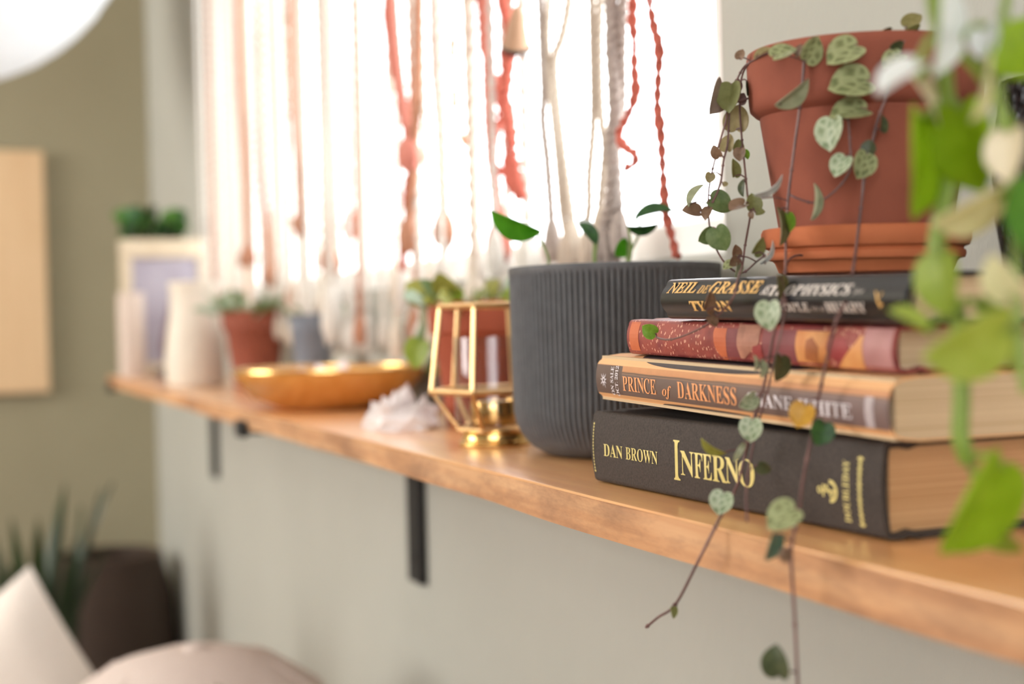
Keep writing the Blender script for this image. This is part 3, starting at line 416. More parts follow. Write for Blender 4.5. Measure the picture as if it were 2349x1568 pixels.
OUT = dict(
    heart=[(0, -.40), (.10, -.47), (.24, -.49), (.38, -.42), (.47, -.27), (.495, -.08), (.45, .11), (.35, .27), (.21, .40), (.08, .475), (0, .53)],
    lance=[(0, -.5), (.07, -.47), (.16, -.38), (.25, -.22), (.29, -.05), (.28, .12), (.22, .28), (.13, .41), (.05, .48), (0, .52)],
    bean=[(0, -.28), (.14, -.40), (.30, -.46), (.42, -.40), (.49, -.25), (.5, -.05), (.44, .12), (.32, .22), (.18, .28), (.08, .30), (0, .31)],
    curl=[(0, -.5), (.05, -.47), (.10, -.38), (.14, -.22), (.15, -.05), (.14, .12), (.12, .28), (.08, .41), (.03, .48), (0, .52)])
LEAFMESH = {}
def leafmesh(kind, mat):
    if (kind, mat) in LEAFMESH: return LEAFMESH[kind, mat]
    half = [Vector((x, y, 0)) for x, y in OUT[kind]]; half = catmull(half, 2)
    y0, y1 = half[0].y, half[-1].y; n = len(half); bm = bmesh.new()
    def zz(x, y):
        if kind == 'curl': return -.9*(y*y)+.6*x*x
        if kind == 'lance': return .55*abs(x)-.25*y*y
        return .42*abs(x)**1.5-.22*y*y-.9*max(0, abs(x)-.3)**2
    lay = []
    for side in (1, -1):
        g = []
        for i, p in enumerate(half):
            ym = y0+(y1-y0)*(i/(n-1)); row = []
            for k in (0, .35, .7, 1):
                x = p.x*k; y = ym+(p.y-ym)*k
                row.append((side*x, y, zz(x, y)))
            g.append(row)
        lay.append(g)
    th = .012; V = {}
    def vert(c, s):
        key = (round(c[0], 4), round(c[1], 4), s)
        if key not in V: V[key] = bm.verts.new((c[0], c[1], c[2]+s*th))
        return V[key]
    def face(cs):
        u = []
        for v in cs:
            if v not in u: u.append(v)
        if len(u) > 2:
            try: bm.faces.new(u)
            except ValueError: pass
    for g in lay:
        for i in range(n-1):
            for k in range(3):
                q = [g[i][k], g[i][k+1], g[i+1][k+1], g[i+1][k]]
                for s in (1, -1): face([vert(c, s) for c in q])
            face([vert(g[i][3], 1), vert(g[i+1][3], 1), vert(g[i+1][3], -1), vert(g[i][3], -1)])
    bmesh.ops.recalc_face_normals(bm, faces=bm.faces)
    me = bpy.data.meshes.new('leaf'); bm.to_mesh(me); bm.free(); finish(me, True, 60); me.materials.append(leafmat(mat))
    LEAFMESH[kind, mat] = me; return me
def leaf_matrix(pos, size, t, n, origin=(0, 0, 0)):
    t = Vector(t).normalized(); n = Vector(n); n = (n-t*n.dot(t)).normalized(); x = t.cross(n)
    m = Matrix(((x.x, t.x, n.x, pos[0]-origin[0]), (x.y, t.y, n.y, pos[1]-origin[1]), (x.z, t.z, n.z, pos[2]-origin[2]), (0, 0, 0, 1)))
    return m @ Matrix.Diagonal((size, size, size, 1))

# ------------------------------------------------------------ room
WY = .484; XL, XR, YB = -3.5, 1.6, -3.0; ZF, ZC = -.80, 1.55
WX0, WX1, WZ0, WZ1 = -2.66, -.818, .127, 1.20
def structure(name, bm, m, parent=None, smooth=False):
    o = obj(name, bm, m, parent, smooth)
    if not parent: o['kind'] = 'structure'
    return o
def holed_wall(y0, y1, hx0, hx1, hz0, hz1):
    bm = bmesh.new()
    box(bm, (XL-.1, y0, ZF), (hx0, y1, ZC)); box(bm, (hx1, y0, ZF), (XR+.1, y1, ZC))
    box(bm, (hx0, y0, ZF), (hx1, y1, hz0)); box(bm, (hx0, y0, hz1), (hx1, y1, ZC)); return bm
structure('wall_back', holed_wall(WY, WY+.05, WX0, WX1, WZ0, WZ1), M_wall)
structure('wall_front', holed_wall(YB-.13, YB, -3.25, -1.35, .12, 1.44), M_wall)
structure('wall_left', bxm((XL-.1, YB, ZF), (XL, WY, ZC)), wall_material('olive_bounce_paint', (154, 146, 120), (160, 152, 126)))  # same wall paint, with bounced light's darker olive put into the colour
bm = bmesh.new()
box(bm, (XR, YB, ZF), (XR+.1, -1.8, ZC)); box(bm, (XR, 0, ZF), (XR+.1, WY, ZC)); box(bm, (XR, -1.8, ZF), (XR+.1, 0, -.1)); box(bm, (XR, -1.8, 1.2), (XR+.1, 0, ZC))
structure('wall_right', bm, M_wall)
w3 = bpy.data.objects.new('added_window_3', None); COL.objects.link(w3); w3['kind'] = 'structure'; w3.location = (XR+.05, -.9, -.1)  # unseen window added to go with the side fill lamp
bm = bmesh.new()
for a, b in (((-.02, -.9, 0), (.02, .9, .03)), ((-.02, -.9, 1.27), (.02, .9, 1.3)), ((-.02, -.9, .03), (.02, -.87, 1.27)), ((-.02, .87, .03), (.02, .9, 1.27)), ((-.015, -.015, .03), (.015, .015, 1.27))): box(bm, a, b)
obj('window_frame', bm, M_white, w3, False)
for a, b in ((-.868, -.017), (.017, .868)): obj('window_pane', bxm((-.002, a, .032), (.002, b, 1.268)), M_pane, w3, False)
structure('floor', bxm((XL-.1, YB-.13, ZF-.05), (XR+.1, WY+.13, ZF)), M_floor)
structure('ceiling', bxm((XL-.1, YB-.13, ZC), (XR+.1, WY+.13, ZC+.05)), M_ceil)
def window(name, x0, x1, z0, z1, y, mull):
    w = bpy.data.objects.new(name, None); COL.objects.link(w); w['kind'] = 'structure'; w.location = ((x0+x1)/2, y, z0)
    ox, oy, oz = w.location
    fr = bmesh.new(); t = .028
    L = lambda a, b: box(fr, (a[0]-ox, a[1]-oy, a[2]-oz), (b[0]-ox, b[1]-oy, b[2]-oz), .003, 1)
    L((x0, y-.02, z0), (x1, y+.02, z0+t)); L((x0, y-.02, z1-t), (x1, y+.02, z1)); L((x0, y-.02, z0+t), (x0+t, y+.02, z1-t)); L((x1-t, y-.02, z0+t), (x1, y+.02, z1-t))
    for mx in mull: L((mx-.014, y-.016, z0+t), (mx+.014, y+.016, z1-t))
    obj('window_frame', fr, M_white, w, False)
    xs = [x0+t]+list(mull)+[x1-t]
    for a, b in zip(xs, xs[1:]):
        obj('window_pane', bxm((a+.012-ox, y-.002-oy, z0+t-oz), (b-.012-ox, y+.002-oy, z1-t-oz)), M_pane, w, False)
window('window_1', WX0, WX1, WZ0, WZ1, WY+.030, (-1.74,))
window('window_2', -3.25, -1.35, .12, 1.44, YB-.08, (-2.3,))

# ------------------------------------------------------------ shelf and brackets
SX0, SX1, SY0, ST = -2.76, .85, .295, .019
r = root('wall_shelf', (SX0, WY, 0), 'long honey-stained wooden shelf board running under the window', 'shelf')
bm = bmesh.new(); box(bm, (0, SY0-WY+.0008, -ST+.0006), (SX1-SX0, -.0005, 0), .0015, 2)
obj('board', bm, M_shelf, r)
# the sawn front face: a thin uneven strip of the same board
bm = bmesh.new(); n = 260; rows = 5; G = []
for i in range(n+1):
    x = (SX1-SX0)*i/n; w1 = .0007*math.sin(x*9)+.0004*math.sin(x*31+1); w2 = .0008*math.sin(x*7+2)+.0005*math.sin(x*23)
    G.append([bm.verts.new((x, SY0-WY+.004-(.0042 if 0 < j < rows else 0)-.0004*math.sin(x*40+j), -ST+w2+(ST-.0006+w1*.5-w2)*(0, .05, .36, .66, .95, 1)[j]-(.0004 if j == rows else 0))) for j in range(rows+1)])
for i in range(n):
    for j in range(rows): bm.faces.new((G[i][j], G[i+1][j], G[i+1][j+1], G[i][j+1]))
obj('front_edge', bm, M_edge, r)['label'] = 'rough sawn front edge'
def bracket(x, label):
    b = root('shelf_bracket', (x, WY, -ST), label, 'bracket', 'black shelf brackets')
    obj('wall_leg', bxm((-.022, -.009, -.178), (.022, -.0003, -.0005), .001, 1), M_black, b)
    bm = bmesh.new(); box(bm, (-.018, -(WY-SY0)-.004, -.006), (.018, -.0095, -.0005), .001, 1); box(bm, (-.018, -(WY-SY0)-.008, -.009), (.018, -(WY-SY0)-.0015, .008), .001, 1)
    obj('shelf_arm', bm, M_black, b)
    for z in (-.06, -.15): obj('screw', _screw(z), M_black, b)
def _screw(z):
    bm = lathe([(.0001, 0), (.0045, 0), (.004, .0016), (0, .0022)], 12)
    bmesh.ops.rotate(bm, verts=bm.verts, matrix=Matrix.Rotation(PI/2, 3, 'X')); bmesh.ops.translate(bm, verts=bm.verts, vec=(0, -.009, z)); return bm
bracket(-1.478, 'black iron shelf bracket whose leg shows below the shelf middle')
bracket(-2.70, 'black iron shelf bracket at the far end of the shelf')

# ------------------------------------------------------------ books
def glyphs(s, style='bold'):
    o = ''
    base = dict(bold=(0x1D400, 0x1D41A, 0x1D7CE), bolditalic=(0x1D468, 0x1D482, 0x1D7CE), italic=(0x1D434, 0x1D44E, 0x1D7CE))
    if style == 'sans': return s
    A, a, d = base[style]
    for ch in s:
        if 'A' <= ch <= 'Z': o += chr(A+ord(ch)-65)
        elif 'a' <= ch <= 'z': o += chr(a+ord(ch)-97)
        elif ch.isdigit(): o += chr(d+int(ch))
        else: o += ch
    return o
TXT = {}
def text_polys(s, style, offset):
    key = (s, style, offset)
    if key in TXT: return TXT[key]
    c = bpy.data.curves.new('t', 'FONT'); c.body = glyphs(s, style); c.offset = offset; c.resolution_u = 4
    o = bpy.data.objects.new('t', c); COL.objects.link(o); bpy.context.view_layer.update()
    me = bpy.data.meshes.new_from_object(o.evaluated_get(bpy.context.evaluated_depsgraph_get()))
    V = [(v.co.x, v.co.y) for v in me.vertices]; F = [tuple(p.vertices) for p in me.polygons]
    bpy.data.objects.remove(o); bpy.data.curves.remove(c); bpy.data.meshes.remove(me)
    x0, x1 = min(v[0] for v in V), max(v[0] for v in V); y0, y1 = min(v[1] for v in V), max(v[1] for v in V)
    TXT[key] = ([((x-x0)/(x1-x0), (y-y0)/(y1-y0)) for x, y in V], F); return TXT[key]
class Book:
    def __init__(s, loc, rot, L, W, T, t, label, covermat, pagemat, hard=True, bulge=.0015, inset=.003, name='hardcover_book'):
        s.L, s.W, s.T, s.b = L, W, T, bulge
        s.r = root(name, loc, label, 'book', None, rot)
        half = [(W, T), (.016, T), (.0115, T-(.0012 if hard else 0)), (.0075, T-(.0002 if hard else .0003)), (.003, T-.0004)] if hard else [(W, T), (.014, T), (.007, T-.0008), (.003, T-.0022)]
        cr = .0028 if hard else .0046
        for k in range(1, 5):
            a = PI/2*k/4; half.append((cr*(1-math.sin(a)), T-(.0004 if hard else .0024)-cr*(1-math.cos(a))))
        zt = half[-1][1]; m = 8
        spine = [(-bulge*(1-(2*i/m-1)**2), zt+(T-2*zt)*i/m) for i in range(1, m)]
        P = half+spine+[(y, T-z) for y, z in reversed(half)]
        s.P = P
        N = []
        for i in range(len(P)):
            a = Vector(P[max(i-1, 0)]); b = Vector(P[min(i+1, len(P)-1)]); d = (b-a).normalized(); N.append(Vector((-d.y, d.x)))
        I = [Vector(p)-n*t*(-1 if False else 1) for p, n in zip(P, N)]
        c = Vector((W/2, T/2))
        if (I[0]-c).length > (Vector(P[0])-c).length: I = [Vector(p)+n*t for p, n in zip(P, N)]
        bm = bmesh.new(); ring = []
        xs = [0, .0006]+[L*i/12 for i in range(1, 12)]+[L-.0006, L]
        for ix, x in enumerate(xs):
            e = .0005 if hard and ix in (0, len(xs)-1) else 0
            o_ = [Vector(p)-(n*(-e)) if False else Vector(p) for p, n in zip(P, N)]
            ring.append(([bm.verts.new((x, p[0], p[1])) for p in o_], [bm.verts.new((x, q[0], q[1])) for q in I]))
        k = len(P)
        for (A, B), (C2, D) in zip(ring, ring[1:]):
            for i in range(k-1):
                bm.faces.new((A[i], A[i+1], C2[i+1], C2[i])); bm.faces.new((B[i+1], B[i], D[i], D[i+1]))
            bm.faces.new((A[0], C2[0], D[0], B[0])); bm.faces.new((A[-1], B[-1], D[-1], C2[-1]))
        for A, B in (ring[0], ring[-1]):
            for i in range(k-1): bm.faces.new((A[i], B[i], B[i+1], A[i+1]))
        s.cover = obj('cover', bm, covermat, s.r, angle=50)
        # page block with a hollowed fore-edge
        bm = bmesh.new(); m = 6; rows = []
        pz0, pz1 = t+.0001, T-t-.0001
        fo = W-(.004 if hard else .0006)
        sy = max(.0026, t+.002) if hard else .003
        pts = [(sy, pz0)]+[(fo-(.003 if hard else .0)*math.sin(PI*i/m), pz0+(pz1-pz0)*i/m) for i in range(m+1)]+[(sy, pz1)]
        ends = [[bm.verts.new((x, y, z)) for y, z in pts] for x in (inset, L-inset)]
        bm.faces.new(ends[0]); bm.faces.new(list(reversed(ends[1])))
        for i in range(len(pts)):
            j = (i+1) % len(pts); bm.faces.new((ends[0][i], ends[0][j], ends[1][j], ends[1][i]))
        obj('page_block', bm, pagemat, s.r, angle=30)
    def y(s, z):
        best = 0
        sp = [p for p in s.P if p[0] < .02]
        for (y0, z0), (y1, z1) in zip(sp, sp[1:]):
            if min(z0, z1) <= z <= max(z0, z1) and abs(z1-z0) > 1e-7: return y0+(y1-y0)*(z-z0)/(z1-z0)
        return best
    def print_on(s, name, V, F, mat, off=.0003, label=None):
        """V: (x, z) points in metres on the spine"""
        bm = bmesh.new(); vs = [bm.verts.new((x, s.y(min(max(z, .0003), s.T-.0003))-off, z)) for x, z in V]
        for f in F:
            try: bm.faces.new([vs[i] for i in f])
            except ValueError: pass
        o = obj(name, bm, mat, s.r, False)
        if label: o['label'] = label
        return o
    def text(s, name, items, mat, label=None):
        """items: (string, style, offset, x0, x1, z0, z1, turned) in millimetres"""
        V, F = [], []
        for st, style, offv, x0, x1, z0, z1, *tn in items:
            v, f = text_polys(st, style, offv); n = len(V); sl = tn[1] if len(tn) > 1 else 0
            for a, b in v:
                if tn and tn[0]: V.append(((x0+(x1-x0)*(1-b))/1000, (z0+(z1-z0)*a)/1000))
                else: V.append(((x0+(x1-x0)*a+sl*b)/1000, (z0+(z1-z0)*b)/1000))
            F += [tuple(i+n for i in q) for q in f]
        return s.print_on(name, V, F, mat, .0003, label)
# bottom book
t = NT('brown_book_cloth'); t.set(.7, 0, .35); f = t.noise(t.coord(), 900, 2); t.base(t.ramp(f, [(.3, (50, 43, 39)), (.7, (70, 61, 56))])); t.bump(f, .3, .0004); M_cloth = t.m
inf = Book((-.6839, .3218, .0002), (0, 0, math.radians(1.79)), .240, .153, .038, .0026, 'thick dark brown clothbound hardcover with gold lettering, lowest in the stack', M_cloth, M_page2, True, .0016, .0032)
inf.text('author_lettering', [('DAN', 'bold', 0, 14.4, 35, 14.9, 21.4), ('BROWN', 'bold', 0, 38.5, 70.8, 15.0, 21.4)], M_foil, 'gold author lettering')
inf.text('title_lettering', [('I', 'bold', 0, 85.6, 91.4, 9.2, 28.2), ('N', 'bold', 0, 92.5, 104.6, 11.9, 23.6), ('F', 'bold', 0, 104.9, 112.3, 11.9, 23.6), ('E', 'bold', 0, 112.6, 120.2, 11.9, 23.6), ('R', 'bold', 0, 120.6, 132.4, 11.9, 23.6), ('N', 'bold', 0, 131.6, 142.6, 11.9, 23.6), ('O', 'bold', 0, 142.4, 155, 11.6, 24)], M_foil, 'large gold title lettering')
def beads(z0, z1, x, w, n, tip=1.0):
    V, F = [], []
    for i in range(n):
        z = z0+(z1-z0)*(i+.5)/n; h = (z1-z0)/n*.5; k = len(V); ww = w*(1.25 if i in (0, n-1) else .8+.2*((i*7) % 3)/2)
        V += [((x-ww/2)/1000, z/1000), (x/1000, (z-h)/1000), ((x+ww/2)/1000, z/1000), (x/1000, (z+h)/1000)]; F.append((k, k+1, k+2, k+3))
    return V, F
inf.print_on('head_ornament', *beads(5.4, 32, 2.6, 1.3, 16), M_foil)
inf.print_on('tail_ornament', *beads(3.9, 31.4, 227.2, 3.4, 14), M_foil)
inf.text('publisher_lettering', [('DOUBLEDAY', 'bold', .0, 216.6, 220.6, 4.8, 29.2, True)], M_foil, 'small gold publisher lettering')
# anchor emblem, lying on its side
V, F = [], []
def poly(P):
    k = len(V); V.extend([(x/1000, z/1000) for x, z in P]); F.append(tuple(range(k, k+len(P))))
def ringarc(cx, cz, r0, r1, a0, a1, n=10):
    for i in range(n):
        b0, b1 = a0+(a1-a0)*i/n, a0+(a1-a0)*(i+1)/n
        poly([(cx+r0*math.cos(b0), cz+r0*math.sin(b0)), (cx+r1*math.cos(b0), cz+r1*math.sin(b0)), (cx+r1*math.cos(b1), cz+r1*math.sin(b1)), (cx+r0*math.cos(b1), cz+r0*math.sin(b1))])
poly([(202, 15.6), (212, 15.6), (212, 16.6), (202, 16.6)]); ringarc(208.6, 16.1, 3.0, 4.6, -PI*.55, PI*.55); ringarc(201.4, 16.1, .7, 1.5, 0, 2*PI)
poly([(203.4, 13.6), (204.5, 13.6), (204.5, 18.6), (203.4, 18.6)])
for i in range(8):
    x = 204+i*.9; z = 16.1+1.9*math.sin(i*.9); poly([(x, z-.7), (x+1, z-.6), (x+1, z+.6), (x, z+.7)])
inf.print_on('anchor_emblem', V, F, M_foil)
# paperback
def spine_mat(name, build, rough=.45, bump=0):
    t = NT(name); t.set(rough, 0, .45); c = t.n('ShaderNodeTexCoord'); sx = t.n('ShaderNodeSeparateXYZ'); t.l(c.outputs['Object'], sx.inputs[0])
    build(t, sx.outputs[0], sx.outputs[1], sx.outputs[2], c.outputs['Object']); return t.m
def b_prince(t, x, y, z, co):
    n1 = t.noise(co, 120, 5, .65); n2 = t.noise(co, 30, 3)
    zz = t.math('ADD', z, t.math('MULTIPLY', t.math('SUBTRACT', n2, .5), .0012))
    T = .0245
    S = lambda mm: mm/24.5
    zf = t.math('DIVIDE', zz, T)
    spine = t.ramp(zf, [(0, (196, 132, 88)), (S(3.1), (210, 148, 100)), (S(3.5), (104, 84, 76)), (S(15.2), (112, 92, 84)), (S(15.6), (150, 116, 92)), (S(16.2), (84, 68, 62)), (S(16.9), (206, 144, 98)), (1, (222, 166, 116))])
    left = t.ramp(zf, [(0, (200, 140, 94)), (S(2.6), (206, 146, 100)), (S(3.2), (96, 76, 68)), (S(19), (104, 84, 76)), (S(20.4), (192, 130, 88)), (1, (206, 146, 98))])
    xl = t.math('LESS_THAN', x, .030)
    c = t.mix(xl, spine, left)
    mau = t.ramp(t.math('DIVIDE', x, .248), [(.55, (0, 0, 0)), (.9, (150, 150, 150))])
    c = t.mix(t.math('MULTIPLY', mau, t.math('LESS_THAN', z, .0165)), c, rgba((150, 122, 124)))
    c = t.mix(t.math('MULTIPLY', n1, .28), c, rgba((70, 52, 46)))
    # top cover: cream border round a dark field
    yy = t.math('ADD', y, t.math('MAXIMUM', t.math('SUBTRACT', z, .0192), 0)); ex = t.math('DIVIDE', t.math('SUBTRACT', x, .108), .086); ey = t.math('DIVIDE', t.math('SUBTRACT', yy, .078), .0760)
    d = t.math('ADD', t.math('POWER', t.math('ABSOLUTE', ex), 4), t.math('POWER', t.math('ABSOLUTE', ey), 4))
    topc = t.ramp(d, [(.9, (72, 62, 62)), (1.0, (58, 48, 48)), (1.06, (236, 208, 158)), (1.6, (230, 176, 124))])
    top = t.math('GREATER_THAN', yy, .0008)
    c = t.mix(top, c, topc); t.base(c)
M_prince = spine_mat('brown_orange_paper_cover', b_prince, .42)
pr = Book((-.679, .322, .0435), (0, .020, 0), .248, .150, .0245, .0007, 'brown and orange paperback second from the bottom of the stack, with a cream-edged top cover', M_prince, M_page, False, .0006, .0004, 'paperback_book')
pr.text('title_lettering', [('PRINCE', 'bold', 0, 31.4, 67.4, 7.0, 14.6), ('of', 'bolditalic', 0, 73.4, 83, 5.6, 12.2), ('DARKNESS', 'bold', 0, 88.6, 142, 6.8, 14.8)], M_orange_ink, 'orange title lettering')
pr.text('author_lettering', [('SHANE', 'bold', 0, 151, 185.6, 7.6, 13.4), ('WHITE', 'bold', 0, 190.2, 226, 7.2, 13.0)], M_lilac_ink, 'pale author lettering')
pr.text('sale_lettering', [('ON SALE', 'bold', .0, 17.6, 21.0, 4.2, 18.8, True), ('OCT. 2012', 'bold', .0, 22.8, 26.2, 3.9, 19.4, True)], M_lilac_ink, 'white sale date lettering')
V, F = [], []
for i in range(9):
    a = 2*PI*i/9+.2; ca, sa = math.cos(a), math.sin(a); r1 = 4.6 if i % 2 else 3.7
    poly([(9.6+1.9*ca-.42*sa, 11.4+1.9*sa+.42*ca), (9.6+1.9*ca+.42*sa, 11.4+1.9*sa-.42*ca), (9.6+r1*ca, 11.4+r1*sa)])
ringarc(9.6, 11.4, .9, 1.7, 0, 2*PI, 14)
pr.print_on('sun_emblem', V, F, M_lilac_ink)
V, F = [], []
for k in range(10): poly([(234.4, 5+1.18*k), (239.8, 5+1.18*k), (239.8, 6.0+1.18*k), (234.4, 6.0+1.18*k)])
M_label = simple('pale_imprint_patch', (176, 162, 164), (196, 184, 186), .6, scale=400)
pr.print_on('imprint_patch', V, F, M_label)
# red patterned book
def b_red(t, x, y, z, co):
    n1 = t.noise(co, 46, 4, .6); n2 = t.noise(co, 420, 3, .6)
    c = t.ramp(n1, [(.28, (104, 46, 46)), (.42, (134, 58, 56)), (.58, (154, 74, 66)), (.75, (136, 64, 66))])
    v = t.n('ShaderNodeTexVoronoi'); v.inputs['Scale'].default_value = 620; mp = t.n('ShaderNodeMapping'); mp.inputs['Rotation'].default_value = (0, .6, 0); mp.inputs['Scale'].default_value = (1, 1, .45); t.l(co, mp.inputs[0]); t.l(mp.outputs[0], v.inputs['Vector'])
    fl = t.math('MULTIPLY', t.math('LESS_THAN', v.outputs['Distance'], .24), t.math('GREATER_THAN', n1, .46))
    c = t.mix(fl, c, rgba((228, 176, 150)))
    topm = t.math('GREATER_THAN', y, .004); c = t.mix(topm, c, t.ramp(n1, [(.35, (128, 52, 52)), (.6, (166, 92, 74))]))
    t.base(c); t.bump(n2, .15, .0004)
M_red = spine_mat('red_patterned_cover', b_red, .38)
red = Book((-.6565, .330, .0677), (0, .020, 0), .220, .148, .0185, .0018, 'red and orange patterned hardcover with no lettering, third from the bottom', M_red, M_page, True, .0012, .0028)
PATCH = dict(orange=simple('orange_print', (190, 96, 60), (204, 112, 72), .4, scale=80), gold=simple('amber_print', (196, 122, 66), (220, 158, 98), .4, scale=60), tan=simple('tan_print', (148, 98, 80), (182, 126, 104), .45, scale=120), plum=simple('plum_print', (120, 56, 62), (142, 74, 78), .4, scale=50), mauve=simple('mauve_print', (168, 112, 112), (186, 134, 132), .4, scale=40), brown=simple('brown_print', (176, 104, 56), (150, 84, 48), .4, scale=60), crim=simple('crimson_print', (140, 50, 52), (158, 60, 60), .4, scale=60))
def patch(P, m, off=.00022):
    global V, F
    # a printed shape, cut in strips so that it follows the rounded spine
    xs0 = P; V, F = [], []
    zs = sorted({p[1] for p in P}); z0, z1 = zs[0], zs[-1]; rows = 8; L = []
    for i in range(rows+1):
        z = z0+(z1-z0)*i/rows; X = []
        for a, b in zip(P, P[1:]+P[:1]):
            if abs(a[1]-b[1]) > 1e-6 and min(a[1], b[1])-1e-6 <= z <= max(a[1], b[1])+1e-6: X.append(a[0]+(b[0]-a[0])*(z-a[1])/(b[1]-a[1]))
            elif abs(a[1]-b[1]) < 1e-6 and abs(a[1]-z) < 1e-6: X += [a[0], b[0]]
        L.append((min(X), max(X), z))
    for (a0, a1, z), (b0, b1, zz) in zip(L, L[1:]): poly([(a0, z), (a1, z), (b1, zz), (b0, zz)])
    return red.print_on('printed_patch', V, F, PATCH[m], off)
patch([(3, 1), (13, 1), (13, 17), (3, 17)], 'orange', .00018)
patch([(97, 1), (109, 1), (109, 17.4), (97, 17.4)], 'plum', .00018)
patch([(94, 1.0), (98, 1.0), (99.5, 8), (98.5, 17.4), (88, 17.4), (87.5, 13), (89.5, 6)], 'orange', .00028)
patch([(110, 2.2), (113, 2.2), (127, 9), (127, 17.2), (108.5, 17.2), (108.5, 8)], 'tan', .00026)
patch([(119, 1), (129, 1), (129, 9), (122, 8)], 'crim', .0003)
patch([(129.5, 1), (155, 1), (155, 17.4), (129.5, 17.4)], 'plum', .00018)
patch([(155, 1), (178, 1), (177, 9), (179, 17.4), (155, 17.4)], 'gold', .00022)
patch([(161, 3), (170, 2.4), (172, 9), (167, 13), (163, 12)], 'brown', .0003)
patch([(179, 5), (187, 3), (192, 8), (190, 13.5), (180, 13)], 'crim', .0002)
patch([(183, 1.2), (201, 1.2), (201, 14.4), (199.4, 14.4), (196, 11)], 'gold', .0003)
patch([(201.2, 1), (219, 1), (219, 17.2), (201.2, 17.2)], 'mauve', .00022)
# top book
t = NT('navy_black_jacket'); t.set(.3, 0, .6); f = t.noise(t.coord((1, 1, 1)), 14, 4); t.base(t.ramp(f, [(.4, (14, 16, 22)), (.7, (28, 27, 34))])); M_navy = t.m
ast = Book((-.6055, .325, .0855), (0, .020, 0), .1855, .124, .0195, .0018, 'small navy black hardcover with gold and silver lettering, topmost in the stack', M_navy, M_page, True, .0034, .0024)
ast.text('author_lettering', [('NEIL', 'bolditalic', .012, 5.2, 32.2, 12.6, 17.6), ('DE', 'bolditalic', 0, 34.2, 43.4, 12.5, 16.0), ('GRASSE', 'bolditalic', .012, 44.4, 87, 12.2, 17.6), ('TYSON', 'bold', .012, 28, 63.6, 4.3, 9.0)], M_gold_ink, 'gold author lettering')
ast.text('title_lettering', [('AS', 'bolditalic', .012, 88.6, 95.2, 11.6, 15.6), ('TROPHYSICS', 'bolditalic', .012, 95.4, 152.6, 11.2, 15.4), ('for', 'italic', 0, 154.4, 161, 11.2, 13.6), ('PEOPLE', 'bold', .012, 97.6, 124, 4.6, 8.2), ('in a', 'italic', 0, 126, 134, 5, 7.2), ('HURRY', 'bold', .012, 135.4, 161.2, 4.4, 8.2)], M_grey_ink, 'silver title lettering')
V, F = [], []; poly([(167.6, 12.6), (168.8, 12.4), (170.4, 9.6), (169.4, 9.0)]); poly([(169.4, 9.0), (170.4, 9.6), (172.8, 11.8), (172.2, 12.2)]); poly([(169.2, 9.4), (170.6, 9.4), (171, 6.4), (170, 6.2)]); poly([(170, 7.2), (172.4, 8.2), (172.6, 7.4), (170.2, 6.4)])
ast.print_on('bird_emblem', V, F, M_gold_ink)

# ------------------------------------------------------------ terracotta pot with string of hearts
PX, PY, PZ = -.537, .390, .1042
sr = root('terracotta_saucer', (PX, PY, PZ), 'orange terracotta saucer lying on the top book', 'saucer', None, (0, .020, 0))
sau = [(0, 0), (.036, 0), (.0385, .001), (.0402, .0052), (.0412, .0062), (.0432, .0066), (.0438, .0082), (.0436, .0098), (.0426, .0106), (.0430, .0114), (.0452, .0122), (.0462, .0145), (.0464, .0185), (.0456, .0204), (.0440, .0208), (.0428, .0195), (.0405, .0075), (.038, .0040), (0, .0038)]
obj('dish', lathe(sau, 72), M_clay2, sr)
pp = root('string_of_hearts', (PX, PY, PZ+.0042), 'terracotta pot trailing heart-shaped mottled leaves, on the book stack', 'potted plant', None, (0, .020, 0))
pot = [(0, 0), (.0345, 0), (.0362, .0012), (.0385, .018), (.0460, .0640), (.0464, .0668), (.0485, .0680), (.0506, .0700), (.0512, .0735), (.0522, .0925), (.0518, .0952), (.0505, .0960), (.0480, .0958), (.0470, .0945), (.0460, .080), (.0445, .078), (0, .078)]
obj('pot', lathe(pot, 96), M_clay, pp, angle=50)
sb = lathe([(0, .084), (.02, .0845), (.035, .0835), (.0455, .082)], 40, rad=lambda a, r, z: 1)
for v in sb.verts: v.co.z += .0015*math.sin(v.co.x*400)*math.cos(v.co.y*330)
obj('soil', sb, M_soil, pp)
inv = pp.matrix_basis.inverted()
def L2(p): return inv @ Vector(p)
sobj = {}
for k, P in HEART_STEMS.items():
    bm = bmesh.new()
    # start each vine in the soil, inside the rim
    p0 = Vector(P[0]); c = Vector((PX, PY, p0.z)); d = (c-p0).normalized()
    Q = [p0+d*.022+Vector((0, 0, -.012)), p0+d*.014+Vector((0, 0, .002))]+[Vector(p) for p in P]
    Q = [L2(q) for q in catmull(Q, 5)]
    rr = .00062 if k in ('S4', 'S6') else .00048
    tube(bm, Q, rr, 6)
    for i in range(6, len(Q)-1, 9):   # nodes
        bmesh.ops.create_icosphere(bm, subdivisions=1, radius=rr*1.7, matrix=Matrix.Translation(Q[i]))
    for s, a, b in HEART_PETIOLES:
        if s == k and (Vector(a)-Vector(b)).length < .022:
            a, b = L2(a), L2(b); m = (a+b)/2+Vector((0, 0, .001)); tube(bm, catmull([a, m, b], 3), .00034, 5)
    sobj[k] = obj('stem', bm, STEMC, pp)
for s, pos, size, t_, n_, kind, mt in HEART_LEAVES:
    mw = inv @ leaf_matrix(pos, size, t_, n_)
    o = meshobj('leaf', leafmesh(kind, mt), sobj[s], mw)
